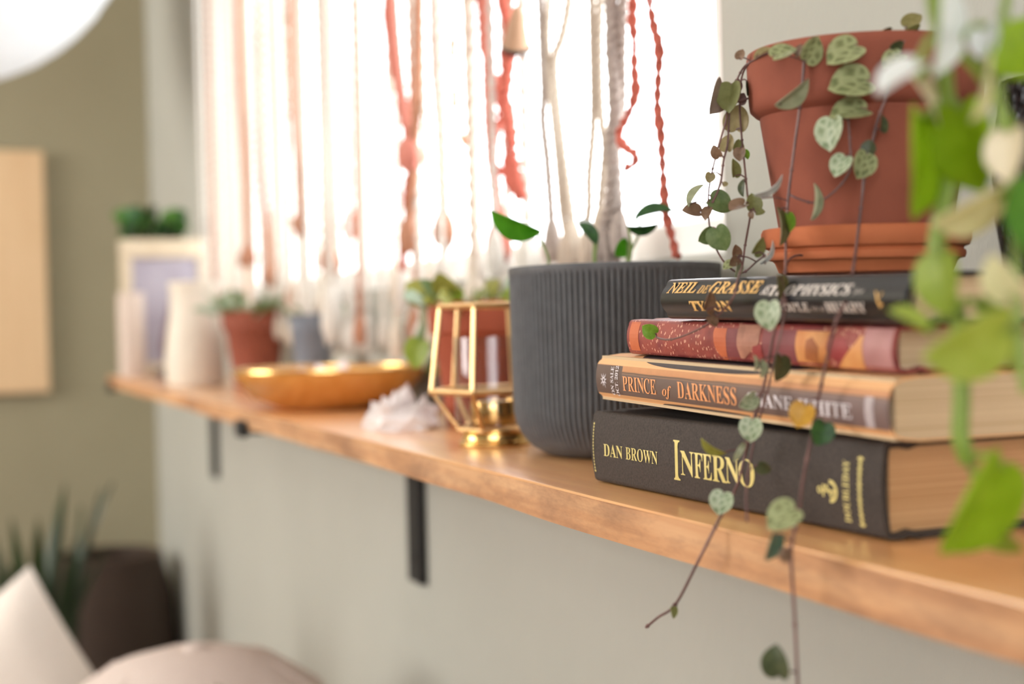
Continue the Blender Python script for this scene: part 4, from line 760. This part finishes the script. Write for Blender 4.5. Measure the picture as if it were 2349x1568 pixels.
# ------------------------------------------------------------ black textured vase on the books
CX, CY = -.4715, .4385
vz = .0855+.0195-.020*(CX+.6055)+.0002
br = root('black_vase', (CX, CY, vz), 'black hammered vase on the top book, behind the clay pot', 'vase', None, (0, .020, 0))
M_ham = NT('hammered_black'); M_ham.set(.35, .2, .5); _v = M_ham.n('ShaderNodeTexVoronoi'); _v.inputs['Scale'].default_value = 340; M_ham.l(M_ham.coord((1, 1, .6)), _v.inputs['Vector']); M_ham.base(M_ham.ramp(_v.outputs['Distance'], [(.2, (58, 56, 58)), (.7, (28, 27, 29))])); M_ham.bump(_v.outputs['Distance'], 1.0, .003); M_ham = M_ham.m
obj('body', lathe([(0, 0), (.017, 0), (.0205, .002), (.0236, .02), (.0246, .04), (.0238, .06), (.0222, .076), (.021, .080), (.0198, .0792), (.021, .06), (.0215, .03), (.015, .006), (0, .005)], 64, rad=lambda a, r, z: 1+.018*math.sin(a*22+z*900)*math.cos(z*700)), M_ham, br)

# ------------------------------------------------------------ ribbed charcoal planter
gx, gy = -.8242, .405
gr = root('ribbed_planter', (gx, gy, 0), 'round charcoal planter with fine vertical ribs, beside the books', 'planter')
NR = 112
def ribs(a, r, z):
    k = min(1, max(0, (z-.006)/.012))*min(1, max(0, (.1165-z)/.003)) if r > .055 else 0
    ph = (a*NR/(2*PI)) % 1
    return 1-.040*k*(1-abs(math.sin(PI*ph))**.7)
zs = [.006, .010, .015, .021, .028, .036]+[.036+.008*i for i in range(1, 10)]+[.114, .1165]
prof = [(0, 0), (.040, 0), (.046, .001)]
for z in zs:
    r_ = .067*(1-(max(0, .034-z)/.034)**2.6*.30) if z < .034 else .067+.0012*(z-.034)/.085
    prof.append((r_, z))
prof += [(.0684, .1182), (.0680, .1200), (.0664, .1204), (.0652, .1196), (.0648, .110), (.0640, .102), (0, .102)]
obj('pot', lathe(prof, NR*5, rad=ribs), M_plant_pot, gr, angle=60)
sb = lathe([(0, .1075), (.03, .107), (.0642, .1055)], 40)
for v in sb.verts: v.co.z += .0015*math.sin(v.co.x*300)*math.cos(v.co.y*270)
obj('soil', sb, M_soil, gr)
M_gstem = simple('green_stem', (112, 132, 72), (136, 152, 92), .5, scale=60)
for st, pos, size, t_, n_, kind, mt in SPROUT:
    P = [Vector(p)-Vector((gx, gy, 0)) for p in st]; P = [Vector((P[0].x*.6, P[0].y*.6, .104))]+P
    s = obj('stem', tubem(catmull(P, 5), .0009, 6), M_gstem, gr)
    meshobj('leaf', leafmesh(kind, mt), s, leaf_matrix(pos, size, t_, n_, (gx, gy, 0)))

# ------------------------------------------------------------ geometric brass lantern
lx, ly = -.928, .360
lr = root('brass_lantern', (lx, ly, 0), 'faceted brass wire candle lantern with a clear glass cylinder inside', 'lantern')
def hexring(r, z, n=6, rot=.35): return [Vector((r*math.cos(2*PI*i/n+rot), r*math.sin(2*PI*i/n+rot), z)) for i in range(n)]
top, mid, low = hexring(.0365, .0975), hexring(.0438, .0385), hexring(.0250, .0115)
def ringobj(name, H, r):
    bm = bmesh.new()
    for a, b in zip(H, H[1:]+H[:1]): tube(bm, [a, b], r, 8)
    for p in H: bmesh.ops.create_icosphere(bm, subdivisions=2, radius=r*1.15, matrix=Matrix.Translation(p))
    obj(name, bm, M_brass, lr)
ringobj('top_ring', top, .0021); ringobj('middle_ring', mid, .0022); ringobj('lower_ring', low, .0018)
for i in range(6): obj('wire_rod', tubem([top[i], mid[i]], .0018, 8), M_brass, lr); obj('wire_rod', tubem([mid[i], low[i]], .0015, 8), M_brass, lr)
obj('base_plate', lathe([(0, 0), (.0250, 0), (.0256, .0012), (.0250, .0028), (.0235, .0034), (.0225, .0050), (.0228, .0092), (.0240, .0104), (.0240, .0116), (0, .0116)], 48), M_brass2, lr)
gl = obj('glass_cylinder', lathe([(.0268, .0125), (.0272, .014), (.0275, .074), (.0272, .0758), (.0262, .0758), (.0259, .074), (.0256, .0150), (0, .0145), (0, .0120), (.0268, .0125)][1:9], 56), M_glass, lr)
cup = obj('candle_cup', lathe([(0, .0150), (.0160, .0150), (.0166, .0160), (.0168, .030), (.0164, .0312), (.0158, .0312), (.0154, .029), (0, .029)], 40), M_brass2, lr)
obj('tealight', lathe([(0, .0292), (.0150, .0292), (.0150, .0302), (0, .0298)], 32), M_cream, lr)

# ------------------------------------------------------------ quartz clusters
def crystal(name, loc, spans, n, h, label, seed, mat=M_quartz):
    rnd = random.Random(seed); r = root(name, loc, label, 'crystal'); bm = bmesh.new()
    bmesh.ops.create_icosphere(bm, subdivisions=3, radius=1)
    for v in bm.verts:
        k = .82+.18*rnd.random(); v.co = Vector((v.co.x*spans[0]*k, v.co.y*spans[1]*k, max(0, v.co.z*h*.62*k+h*.12)))
    obj('matrix', bm, mat, r, angle=20)
    for i in range(n):
        a = rnd.uniform(0, 2*PI); d = rnd.random()**.6; ln = h*rnd.uniform(.6, 1.0)*(1-.3*d); w = h*rnd.uniform(.14, .24)
        bm = lathe([(0, -.1*ln), (w, -.05*ln), (w*.92, .62*ln), (0, ln)], 6, rot=rnd.random())
        M = Matrix.Translation((math.cos(a)*d*spans[0]*.72, math.sin(a)*d*spans[1]*.72, h*.22)) @ Euler((rnd.uniform(-.5, .5)-math.sin(a)*d*.8, rnd.uniform(-.4, .4)+math.cos(a)*d*.8, 0)).to_matrix().to_4x4()
        bmesh.ops.transform(bm, matrix=M, verts=bm.verts)
        for v in bm.verts: v.co.z = max(v.co.z, .0)
        obj('crystal_point', bm, mat, r, False)
crystal('quartz_cluster', (-1.118, .350, 0), (.042, .032), 13, .033, 'white quartz crystal cluster between the lantern and the bowl', 3)

# ------------------------------------------------------------ bowl
bx_, by_ = -1.452, .3805
wr = root('wooden_bowl', (bx_, by_, 0), 'shallow honey-coloured wooden bowl with a glossy rim holding crystals', 'bowl')
obj('bowl', lathe([(0, 0), (.050, 0), (.054, .0012), (.080, .012), (.095, .028), (.1005, .0385), (.1008, .0405), (.0995, .0415), (.0975, .0400), (.087, .0240), (.060, .0110), (.030, .0068), (0, .0062)], 96), M_bowl, wr)
obj('rim_band', lathe([(.1000, .0385), (.1015, .0400), (.1012, .0420), (.0995, .0428), (.0975, .0420), (.0973, .0402), (.1000, .0385)], 96), M_brass2, wr)
crystal('pink_crystal', (-1.425, .372, .0075), (.022, .017), 8, .050, 'pale pink crystal lying in the wooden bowl', 5, simple('pale_pink_quartz', (226, 206, 204), (244, 232, 234), .3, scale=50, bump=.4))
crystal('clear_crystal', (-1.492, .398, .0075), (.013, .012), 4, .034, 'small whitish crystal at the far side of the wooden bowl', 8)

# ------------------------------------------------------------ small pots under the window
def clay_pot(name, x, y, r, h, mat, label, leaves, lm, seed, lsize, trail=0, cat='potted plant', rim=True):
    rnd = random.Random(seed); q = root(name, (x, y, 0), label, cat)
    p = [(0, 0), (r*.62, 0), (r*.66, .001), (r*.90, h*.72), (r*.92, h*.73)]+([(r*1.0, h*.75), (r*1.02, h*.97), (r, h)] if rim else [(r*1.0, h*.97), (r, h)])+[(r*.92, h), (r*.88, h*.86), (0, h*.86)]
    obj('pot', lathe(p, 48), mat, q)
    obj('soil', lathe([(0, h*.9), (r*.5, h*.9), (r*.89, h*.88)], 24), M_soil, q)
    for i in range(leaves):
        a = rnd.uniform(0, 2*PI); tr = i < trail
        if tr: a = rnd.uniform(PI*.8, PI*1.35)
        d = r*rnd.random()**.5*.85
        tip = Vector((math.cos(a), math.sin(a), rnd.uniform(.2, 1.1))).normalized()
        b = Vector((math.cos(a)*d, math.sin(a)*d, h*.9)); e = b+tip*lsize*rnd.uniform(.5, 1.1)
        P = [b, (b+e)/2+Vector((0, 0, lsize*.15)), e]
        if tr:
            o_ = Vector((math.cos(a), math.sin(a), 0)); e = o_*r*1.25+Vector((0, 0, h*rnd.uniform(.35, .9))); P = [b, o_*r*.95+Vector((0, 0, h*1.1)), o_*r*1.18+Vector((0, 0, h*1.0)), e]; tip = Vector((o_.x*.3, o_.y*.3, -1)).normalized()
        s = obj('stem', tubem(catmull(P, 4), .0008, 5), M_gstem, q)
        n = Vector((rnd.uniform(-.4, .4)+.6, rnd.uniform(-.7, .1), rnd.uniform(.2, .9)))
        sz = lsize*rnd.uniform(.7, 1.1); meshobj('leaf', leafmesh(rnd.choice(('heart', 'lance')), rnd.choice(lm)), s, leaf_matrix(e+tip*sz*.4, sz, tip, n))
    return q
clay_pot('succulent_pot', -2.028, .422, .046, .110, M_clay, 'terracotta pot of silvery green succulents under the far window', 34, ['sage', 'sage', 'green', 'pale'], 3, .030)
clay_pot('trailing_plant_pot', -1.130, .424, .0405, .104, M_clay3, 'rust clay pot with trailing green plant behind the brass lantern', 30, ['green3', 'sage', 'green', 'yellowgreen'], 4, .026, 9)
clay_pot('blue_grey_pot', -1.705, .425, .028, .100, M_blue, 'blue-grey glazed pot half hidden behind a white tassel', 8, ['sage', 'green'], 9, .018, rim=False)

# ------------------------------------------------------------ far end of the shelf
v = root('cream_vase', (-2.115, .350, 0), 'cream bottle-shaped vase before the picture frame', 'vase')
obj('body', lathe([(0, 0), (.036, 0), (.0405, .003), (.043, .02), (.0425, .05), (.038, .085), (.034, .110), (.0335, .140), (.0355, .152), (.034, .154), (.031, .150), (.0305, .12), (.034, .06), (.03, .006), (0, .005)], 48), M_cream, v)
c = root('pillar_candle', (-2.610, .3215, 0), 'ivory pillar candle at the far end of the shelf', 'candle')
obj('wax', lathe([(0, 0), (.0225, 0), (.0235, .001), (.0235, .148), (.022, .151), (.018, .149), (.006, .147), (0, .147)], 40), M_candle, c)
obj('wick', tubem([(0, 0, .146), (.001, 0, .152), (.0022, .0006, .158)], .0008, 6), M_dark, c)
s_ = root('dark_stone', (-2.470, .365, 0), 'small dark stone before the picture frame', 'stone')
bm = bmesh.new(); bmesh.ops.create_icosphere(bm, subdivisions=3, radius=1)
for q in bm.verts:
    k = 1+.12*math.sin(q.co.x*5)*math.cos(q.co.y*4); q.co = Vector((q.co.x*.020*k, q.co.y*.024*k, q.co.z*.010+.0096))
obj('stone', bm, M_dark, s_)
fr = root('picture_frame', (-2.640, .390, 0), 'cream-framed lilac picture standing at the far shelf end', 'picture frame', None, (0, math.radians(-5), 0))
M_frame = simple('cream_frame_wood', (186, 168, 142), (198, 182, 156), .5, scale=20, stretch=(1, 1, .2))
W2, H2 = .080, .250
fb = bmesh.new()
for a, b in (((-.009, -W2, 0), (.009, W2, .024)), ((-.009, -W2, H2-.034), (.009, W2, H2)), ((-.009, -W2, .024), (.009, -W2+.02, H2-.034)), ((-.009, W2-.02, .024), (.009, W2, H2-.034))): box(fb, a, b, .002, 1)
obj('frame', fb, M_frame, fr)
obj('picture', bxm((-.006, -W2+.018, .022), (.002, W2-.018, H2-.032)), simple('lilac_print', (150, 142, 154), (166, 160, 170), .6, scale=14), fr, False)
bm = bmesh.new(); P = [(.004, -.010), (.030, -.014), (.066, -.006), (.104, .004), (.120, .014), (.126, .022), (.104, .030), (.066, .034), (.028, .026)]
vs = [bm.verts.new((.0024, y, .024+z)) for z, y in P]; bm.faces.new(vs)
obj('printed_figure', bm, simple('dark_plum_print', (96, 70, 80), (120, 92, 100), .6, scale=30), fr, False)
obj('backing', bxm((-.011, -W2+.012, .015), (-.0065, W2-.012, H2-.02)), M_tan_board, fr, False)
obj('strut', tubem([(-.011, 0, .09), (-.042, 0, .0063)], .003, 6), M_tan_board, fr)
q = root('green_houseplant', (-2.728, .378, 0), 'small dark green plant behind the picture frame', 'potted plant')
obj('pot', lathe([(0, 0), (.022, 0), (.024, .001), (.028, .1), (.030, .16), (.0285, .161), (.026, .14), (0, .14)], 32), M_clay, q)
obj('soil', lathe([(0, .148), (.0268, .146)], 20), M_soil, q)
rnd = random.Random(12)
for i in range(36):
    a = rnd.uniform(0, 2*PI); tip = Vector((math.cos(a)*.8, math.sin(a), rnd.uniform(.1, 1.2))).normalized(); b = Vector((math.cos(a)*.012, math.sin(a)*.012, .147)); e = b+Vector((tip.x*.035, tip.y*.042, .10+rnd.uniform(0, .05)))
    s = obj('stem', tubem(catmull([b, (b+e)/2+Vector((0, 0, .012)), e], 4), .0009, 5), M_gstem, q)
    meshobj('leaf', leafmesh('heart', rnd.choice(('deepgreen', 'dusk', 'deepgreen2'))), s, leaf_matrix(e, .042, tip, (.7, -.4, .5)))

# ------------------------------------------------------------ macrame hanging in the window
mr = root('macrame_hanging', (-1.70, .455, 1.26), 'wide macrame hanging of white, peach and rust cords before the window', 'wall hanging')
O = Vector(mr.location)
obj('dowel', tubem([(-1.02, 0, 0), (1.0, 0, 0)], .011, 16), M_bowl, mr)
for x in (-.8, .8):
    bm = bmesh.new(); box(bm, (x-.012, .012, -.02), (x+.012, .0288, .03), .002, 1); tube(bm, [(x, .02, 0), (x, .010, -.014), (x, -.006, -.016), (x, -.016, -.004)], .004, 8)
    obj('hook', bm, M_brass, mr)
def tassel(par, end, r, ln, mat, seed, flare=2.2):
    rnd = random.Random(seed); bm = bmesh.new(); p = Vector(end)
    ns = 9
    for k in range(ns):
        a = 2*PI*k/ns+rnd.random()*.5; u = Vector((math.cos(a), math.sin(a), 0)); f = r*flare*rnd.uniform(.6, 1.0)
        l = ln*rnd.uniform(.8, 1.05)
        tube(bm, catmull([p+u*r*.25, p+u*f*.75+Vector((0, 0, -l*.35)), p+u*f+Vector((rnd.uniform(-.3, .3)*r, 0, -l*.75)), p+u*f*.7+Vector((0, 0, -l))], 3), lambda t: r*(.5-.22*t*t), 5)
    tube(bm, catmull([p, p+Vector((0, 0, -ln*.5)), p+Vector((0, 0, -ln*.97))], 3), lambda t: r*(.7+flare*.6*math.sin(PI*min(1, t*.85))), 8)
    obj('tassel', bm, mat, par, angle=70)
i = 0
for col, r_, kind, P in CORDS:
    i += 1; r_ *= {'rust': 1.35, 'peach': 1.7, 'pink': 1.5, 'orange': 1.4}.get(col, 1.15)*(1 if P[0][0] > -.95 and kind == 'twist' else 1.15)
    if P[0][0] > -.95 and kind == 'twist': r_ /= 1.25
    P = [Vector(p) for p in P]; t0 = P[0]
    full = [Vector((t0.x+(t0.x-P[1].x)*.5, t0.y, 1.262))]+[Vector((t0.x, t0.y, z)) for z in (1.0, .75, .55) if z > t0.z+.08]+P
    Q = [p-O for p in resample(catmull(full, 8), .0034 if kind == 'twist' else .0045)]
    bm = bmesh.new()
    if kind == 'twist': plies(bm, Q, r_*.95, 2, .019, 6, .3, i*1.3)
    else: plies(bm, Q, r_, 3, .022, 5, 0, i)
    c = obj('cord', bm, ROPE[col], mr, angle=80)
    if kind == 'rope': tassel(c, P[-1]-O, r_*1.0, .036, ROPE[col], i)
rnd = random.Random(21)
xs = []; x = -2.585
while x < -1.10: xs.append(x); x += rnd.uniform(.014, .021)*(1 if x < -1.6 else 1.6)
for x in xs:
    i += 1; col = rnd.choices(('white', 'cream', 'peach', 'linen'), (12, 5, 1.2, .6))[0]; r_ = rnd.uniform(.0034, .0052); y = rnd.choice((.446, .462, .468))
    zb = rnd.uniform(.11, .17) if x > -1.25 else rnd.uniform(.085, .16)
    ph = rnd.random()*6; sway = rnd.uniform(.001, .004)
    P = [Vector((x+sway*math.sin(ph+z*9), y, z)) for z in (1.262, 1.0, .8, .6, .48, .38, .30, .22, zb+.02, zb)]
    Q = [p-O for p in resample(catmull(P, 6), .009)]
    bm = bmesh.new(); plies(bm, Q, r_, 2, .03, 5, 0, i); c = obj('cord', bm, ROPE[col], mr, angle=80)
    tassel(c, Q[-1], r_*1.05, rnd.uniform(.03, .05), ROPE[col], i, rnd.uniform(1.5, 2.4))
# the long white tassel that hangs lowest
P = [Vector((-1.652, .437, z)) for z in (1.262, .9, .6, .4, .25, .13)]
bm = bmesh.new(); plies(bm, [p-O for p in resample(catmull(P, 6), .009)], .0042, 2, .03, 5); c = obj('cord', bm, ROPE['white'], mr, angle=80)
tassel(c, P[-1]-O, .0062, .066, ROPE['white'], 99, 2.3)
bl = root('wooden_bell', (-1.084, .450, .345), 'small tilted wooden bell charm among the macrame cords', 'bell', None, (.15, math.radians(32), 0))
obj('bell', lathe([(0, 0), (.003, -.001), (.0055, -.006), (.0105, -.030), (.0128, -.036), (.0120, -.0375), (.0095, -.033), (.004, -.008), (0, -.006)], 32), simple('weathered_bell_wood', (150, 112, 84), (180, 142, 112), .6, scale=60, stretch=(1, 1, .3)), bl)
obj('rim', lathe([(.0128, -.0345), (.0136, -.036), (.0130, -.0380), (.0120, -.0375), (.0128, -.0345)], 32), M_black, bl)
obj('clapper', tubem([(0, 0, -.006), (0, 0, -.036), (.001, 0, -.044)], .0016, 6), M_black, bl)
inv_b = bl.matrix_basis.inverted()
obj('hanging_loop', tubem(catmull([inv_b @ Vector((-1.084, .450, .345)), inv_b @ Vector((-1.083, .4505, .6)), inv_b @ Vector((-1.083, .451, 1.25))], 6), .0009, 5), ROPE['grey'], bl)

# ------------------------------------------------------------ trailing pothos in front of the books, hung from the ceiling
hx, hy, hz = -.352, .290, .52
hp = root('hanging_pothos', (hx, hy, hz), 'bright green trailing pothos hanging before the books at right', 'hanging plant')
obj('basket', lathe([(0, 0), (.05, 0), (.054, .003), (.066, .06), (.068, .10), (.065, .102), (.062, .09), (0, .09)], 48), M_white, hp)
obj('soil', lathe([(0, .096), (.0628, .094)], 24), M_soil, hp)
for k in range(3):
    a = 2*PI*k/3; obj('hanging_cord', tubem([(.0665*math.cos(a), .0665*math.sin(a), .1005), (0, 0, .45), (0, 0, ZC-hz)], .0014, 6), ROPE['linen'], hp)
M_pstem = translucent('pothos_stem', (132, 156, 58), (152, 176, 84), .25, 20, .4)
ps = {}; OH = Vector((hx, hy, hz))
for k, P in POTHOS_STEMS.items():
    P = [Vector(p)-OH for p in P]; up = P[0]
    d = Vector((up.x, up.y, 0)); d = d.normalized() if d.length > 1e-4 else Vector((1, 0, 0))
    Q = [d*.045+Vector((0, 0, .094)), d*.062+Vector((0, 0, .112)), d*.074+Vector((0, 0, .08)), d*.07+Vector((0, 0, -.03))]+P
    bm = bmesh.new(); tube(bm, catmull(Q, 6), (.0027 if k == 'A' else .0015), 8)
    for s, a, b in POTHOS_PETIOLES:
        if s == k and (Vector(a)-Vector(b)).length < .05:
            a, b = Vector(a)-OH, Vector(b)-OH; tube(bm, catmull([a, (a+b)/2+Vector((0, 0, .003)), b], 3), .0011, 6)
    ps[k] = obj('stem', bm, M_pstem, hp)
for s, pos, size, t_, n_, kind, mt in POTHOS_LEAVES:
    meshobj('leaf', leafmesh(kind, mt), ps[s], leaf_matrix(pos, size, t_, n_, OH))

# ------------------------------------------------------------ left wall and the things below the shelf
pn = root('wall_panel', (XL, .06, -.055), 'pale birch wood panel hung on the left wall', 'wall panel')
obj('board', bxm((.012, -.38, 0), (.030, .18, .56), .002, 1), M_tan_board, pn)
obj('batten', bxm((.0003, -.34, .44), (.012, .14, .48)), M_tan_board, pn, False)
obj('batten', bxm((.0003, -.34, .06), (.012, .14, .10)), M_tan_board, pn, False)
lp = root('paper_lantern', (-2.70, .018, .864), 'big round white paper lantern lamp hanging at upper left', 'lamp')
R0 = .337
pr_ = [(.05*1, R0*.985)]+[(R0*math.sin(a), R0*math.cos(a)) for a in [PI*i/48 for i in range(3, 46)]]+[(.05, -R0*.985)]
obj('shade', lathe(pr_, 64, rad=lambda a, r, z: 1+.006*math.sin(z*210)), M_paper, lp)
obj('ring', lathe([(.046, R0*.982), (.05, R0*.985+.002), (.054, R0*.982), (.05, R0*.978), (.046, R0*.982)], 24), M_black, lp)
obj('cable', tubem([(0, 0, 0.06), (0, 0, ZC-.864)], .003, 6), M_black, lp)
M_bulb = NT('frosted_bulb'); M_bulb.set(.4); M_bulb.base((.9, .9, .88, 1)); M_bulb = M_bulb.m
obj('bulb', lathe([(0, -.04), (.02, -.034), (.03, -.012), (.026, .012), (.014, .035), (.014, .06), (0, .06)], 24), M_bulb, lp)
po = root('round_pouf', (-1.500, .240, ZF), 'round dusty pink pouf on the floor below the shelf', 'pouf')
H3 = .553
prf = [(0, 0), (.15, 0), (.19, .006), (.222, .06), (.242, .18), (.246, .30), (.236, .39), (.212, .455), (.17, .505), (.11, .537), (.05, .550), (0, H3)]
prf = [(r*.78, z) for r, z in prf]
obj('cushion_body', lathe(prf, 64, rad=lambda a, r, z: 1+.006*abs(math.sin(a*6))), M_pink_fabric, po)
bm = bmesh.new()
for k in range(6):
    a = 2*PI*k/6; tube(bm, [(r*1.0*math.cos(a), r*1.003*math.sin(a), z) for r, z in prf[2:-2]], .0022, 6)
obj('piping', bm, M_pink_fabric, po)
obj('button', lathe([(0, H3+.006), (.010, H3+.004), (.014, H3-.001), (0, H3-.002)], 20), M_pink_fabric, po)
mt_ = root('floor_cushion', (-2.06, -.12, ZF), 'low wide floor cushion under the cream pillow', 'cushion')
pl = root('cream_pillow', (-2.0, .1, -.7), 'cream cotton pillow propped corner up at lower left', 'pillow')
bm = bmesh.new(); quilt(bm, 0, 0, 0, .38, .38, .13)
bmesh.ops.rotate(bm, verts=bm.verts, matrix=Matrix.Rotation(math.radians(-34), 3, 'Y'))
bmesh.ops.rotate(bm, verts=bm.verts, matrix=Matrix.Rotation(math.radians(66), 3, 'Z'))
zmin = min(v.co.z for v in bm.verts); bmesh.ops.translate(bm, verts=bm.verts, vec=(0, 0, -zmin))
ap = max((v.co.copy() for v in bm.verts), key=lambda c: c.z); pl.location = (-2.0-ap.x, .106-ap.y, -.225-ap.z)
obj('cover', bm, M_white_fabric, pl)
obj('pad', bxm((-.26, -.34, 0), (.20, .30, pl.location.z-ZF), .02, 4), M_pink_fabric, mt_)
sn = root('snake_plant', (-2.78, .155, ZF), 'tall dark snake plant with upright blade leaves in the corner', 'potted plant')
obj('pot', lathe([(0, 0), (.085, 0), (.09, .004), (.11, .19), (.112, .2), (.105, .2), (.10, .18), (0, .178)], 40), M_dark, sn)
obj('soil', lathe([(0, .184), (.101, .182)], 24), M_soil, sn)
rnd = random.Random(5)
for k in range(15):
    a = 2*PI*k/15*2.4; d = .02+.05*rnd.random(); b = Vector((math.cos(a)*d, math.sin(a)*d, .18)); h_ = rnd.uniform(.27, .42); lean = Vector((math.cos(a)*rnd.uniform(.02, .12), math.sin(a)*rnd.uniform(.02, .16), h_))
    ax = Vector((math.sin(a), -math.cos(a), 0)); bm = bmesh.new(); rows = []
    for i_ in range(11):
        t_ = i_/10; c_ = b+Vector((lean.x*t_*t_, lean.y*t_*t_, lean.z*t_)); w = .017*(.75+.5*t_ if t_ < .5 else 1.0*(1-((t_-.5)/.5)**2.2))+.0004
        nrm = Vector((math.cos(a), math.sin(a), 0)); rows.append([bm.verts.new(c_-ax*w+nrm*w*.3), bm.verts.new(c_-nrm*.003), bm.verts.new(c_+ax*w+nrm*w*.3), bm.verts.new(c_+nrm*.003)])
    for A, B in zip(rows, rows[1:]):
        for q in range(4): bm.faces.new((A[q], A[(q+1) % 4], B[(q+1) % 4], B[q]))
    bm.faces.new(rows[-1]); bm.faces.new(list(reversed(rows[0])))
    obj('leaf', bm, leafmat('dusk'), sn)

wb = root('shade_basket', (-3.22, .335, ZF), 'tall dark basket form added for the shade in the room corner', 'basket')  # dark form added where the corner is only in shade
M_shade_wick = NT('corner_shade_wicker'); M_shade_wick.set(.7); _w = M_shade_wick.n('ShaderNodeTexWave', wave_type='BANDS'); _w.bands_direction = 'Z'; _w.inputs['Scale'].default_value = 40; _w.inputs['Distortion'].default_value = 2; M_shade_wick.l(M_shade_wick.coord(), _w.inputs['Vector']); M_shade_wick.base(M_shade_wick.ramp(_w.outputs['Fac'], [(.2, (40, 30, 24)), (.8, (84, 64, 50))])); M_shade_wick.bump(_w.outputs['Fac'], .8, .004); M_shade_wick = M_shade_wick.m
obj('body', lathe([(0, 0), (.13, 0), (.14, .01), (.142, .2), (.135, .30), (.112, .39), (.10, .392), (.118, .3), (.128, .05), (0, .04)], 64, rad=lambda a, r, z: 1+.012*math.sin(a*24+(PI if int(z*50) % 2 else 0))), M_shade_wick, wb)
obj('rim', lathe([(.098, .386), (.106, .398), (.116, .394), (.114, .380), (.104, .378), (.098, .386)], 48), M_shade_wick, wb)
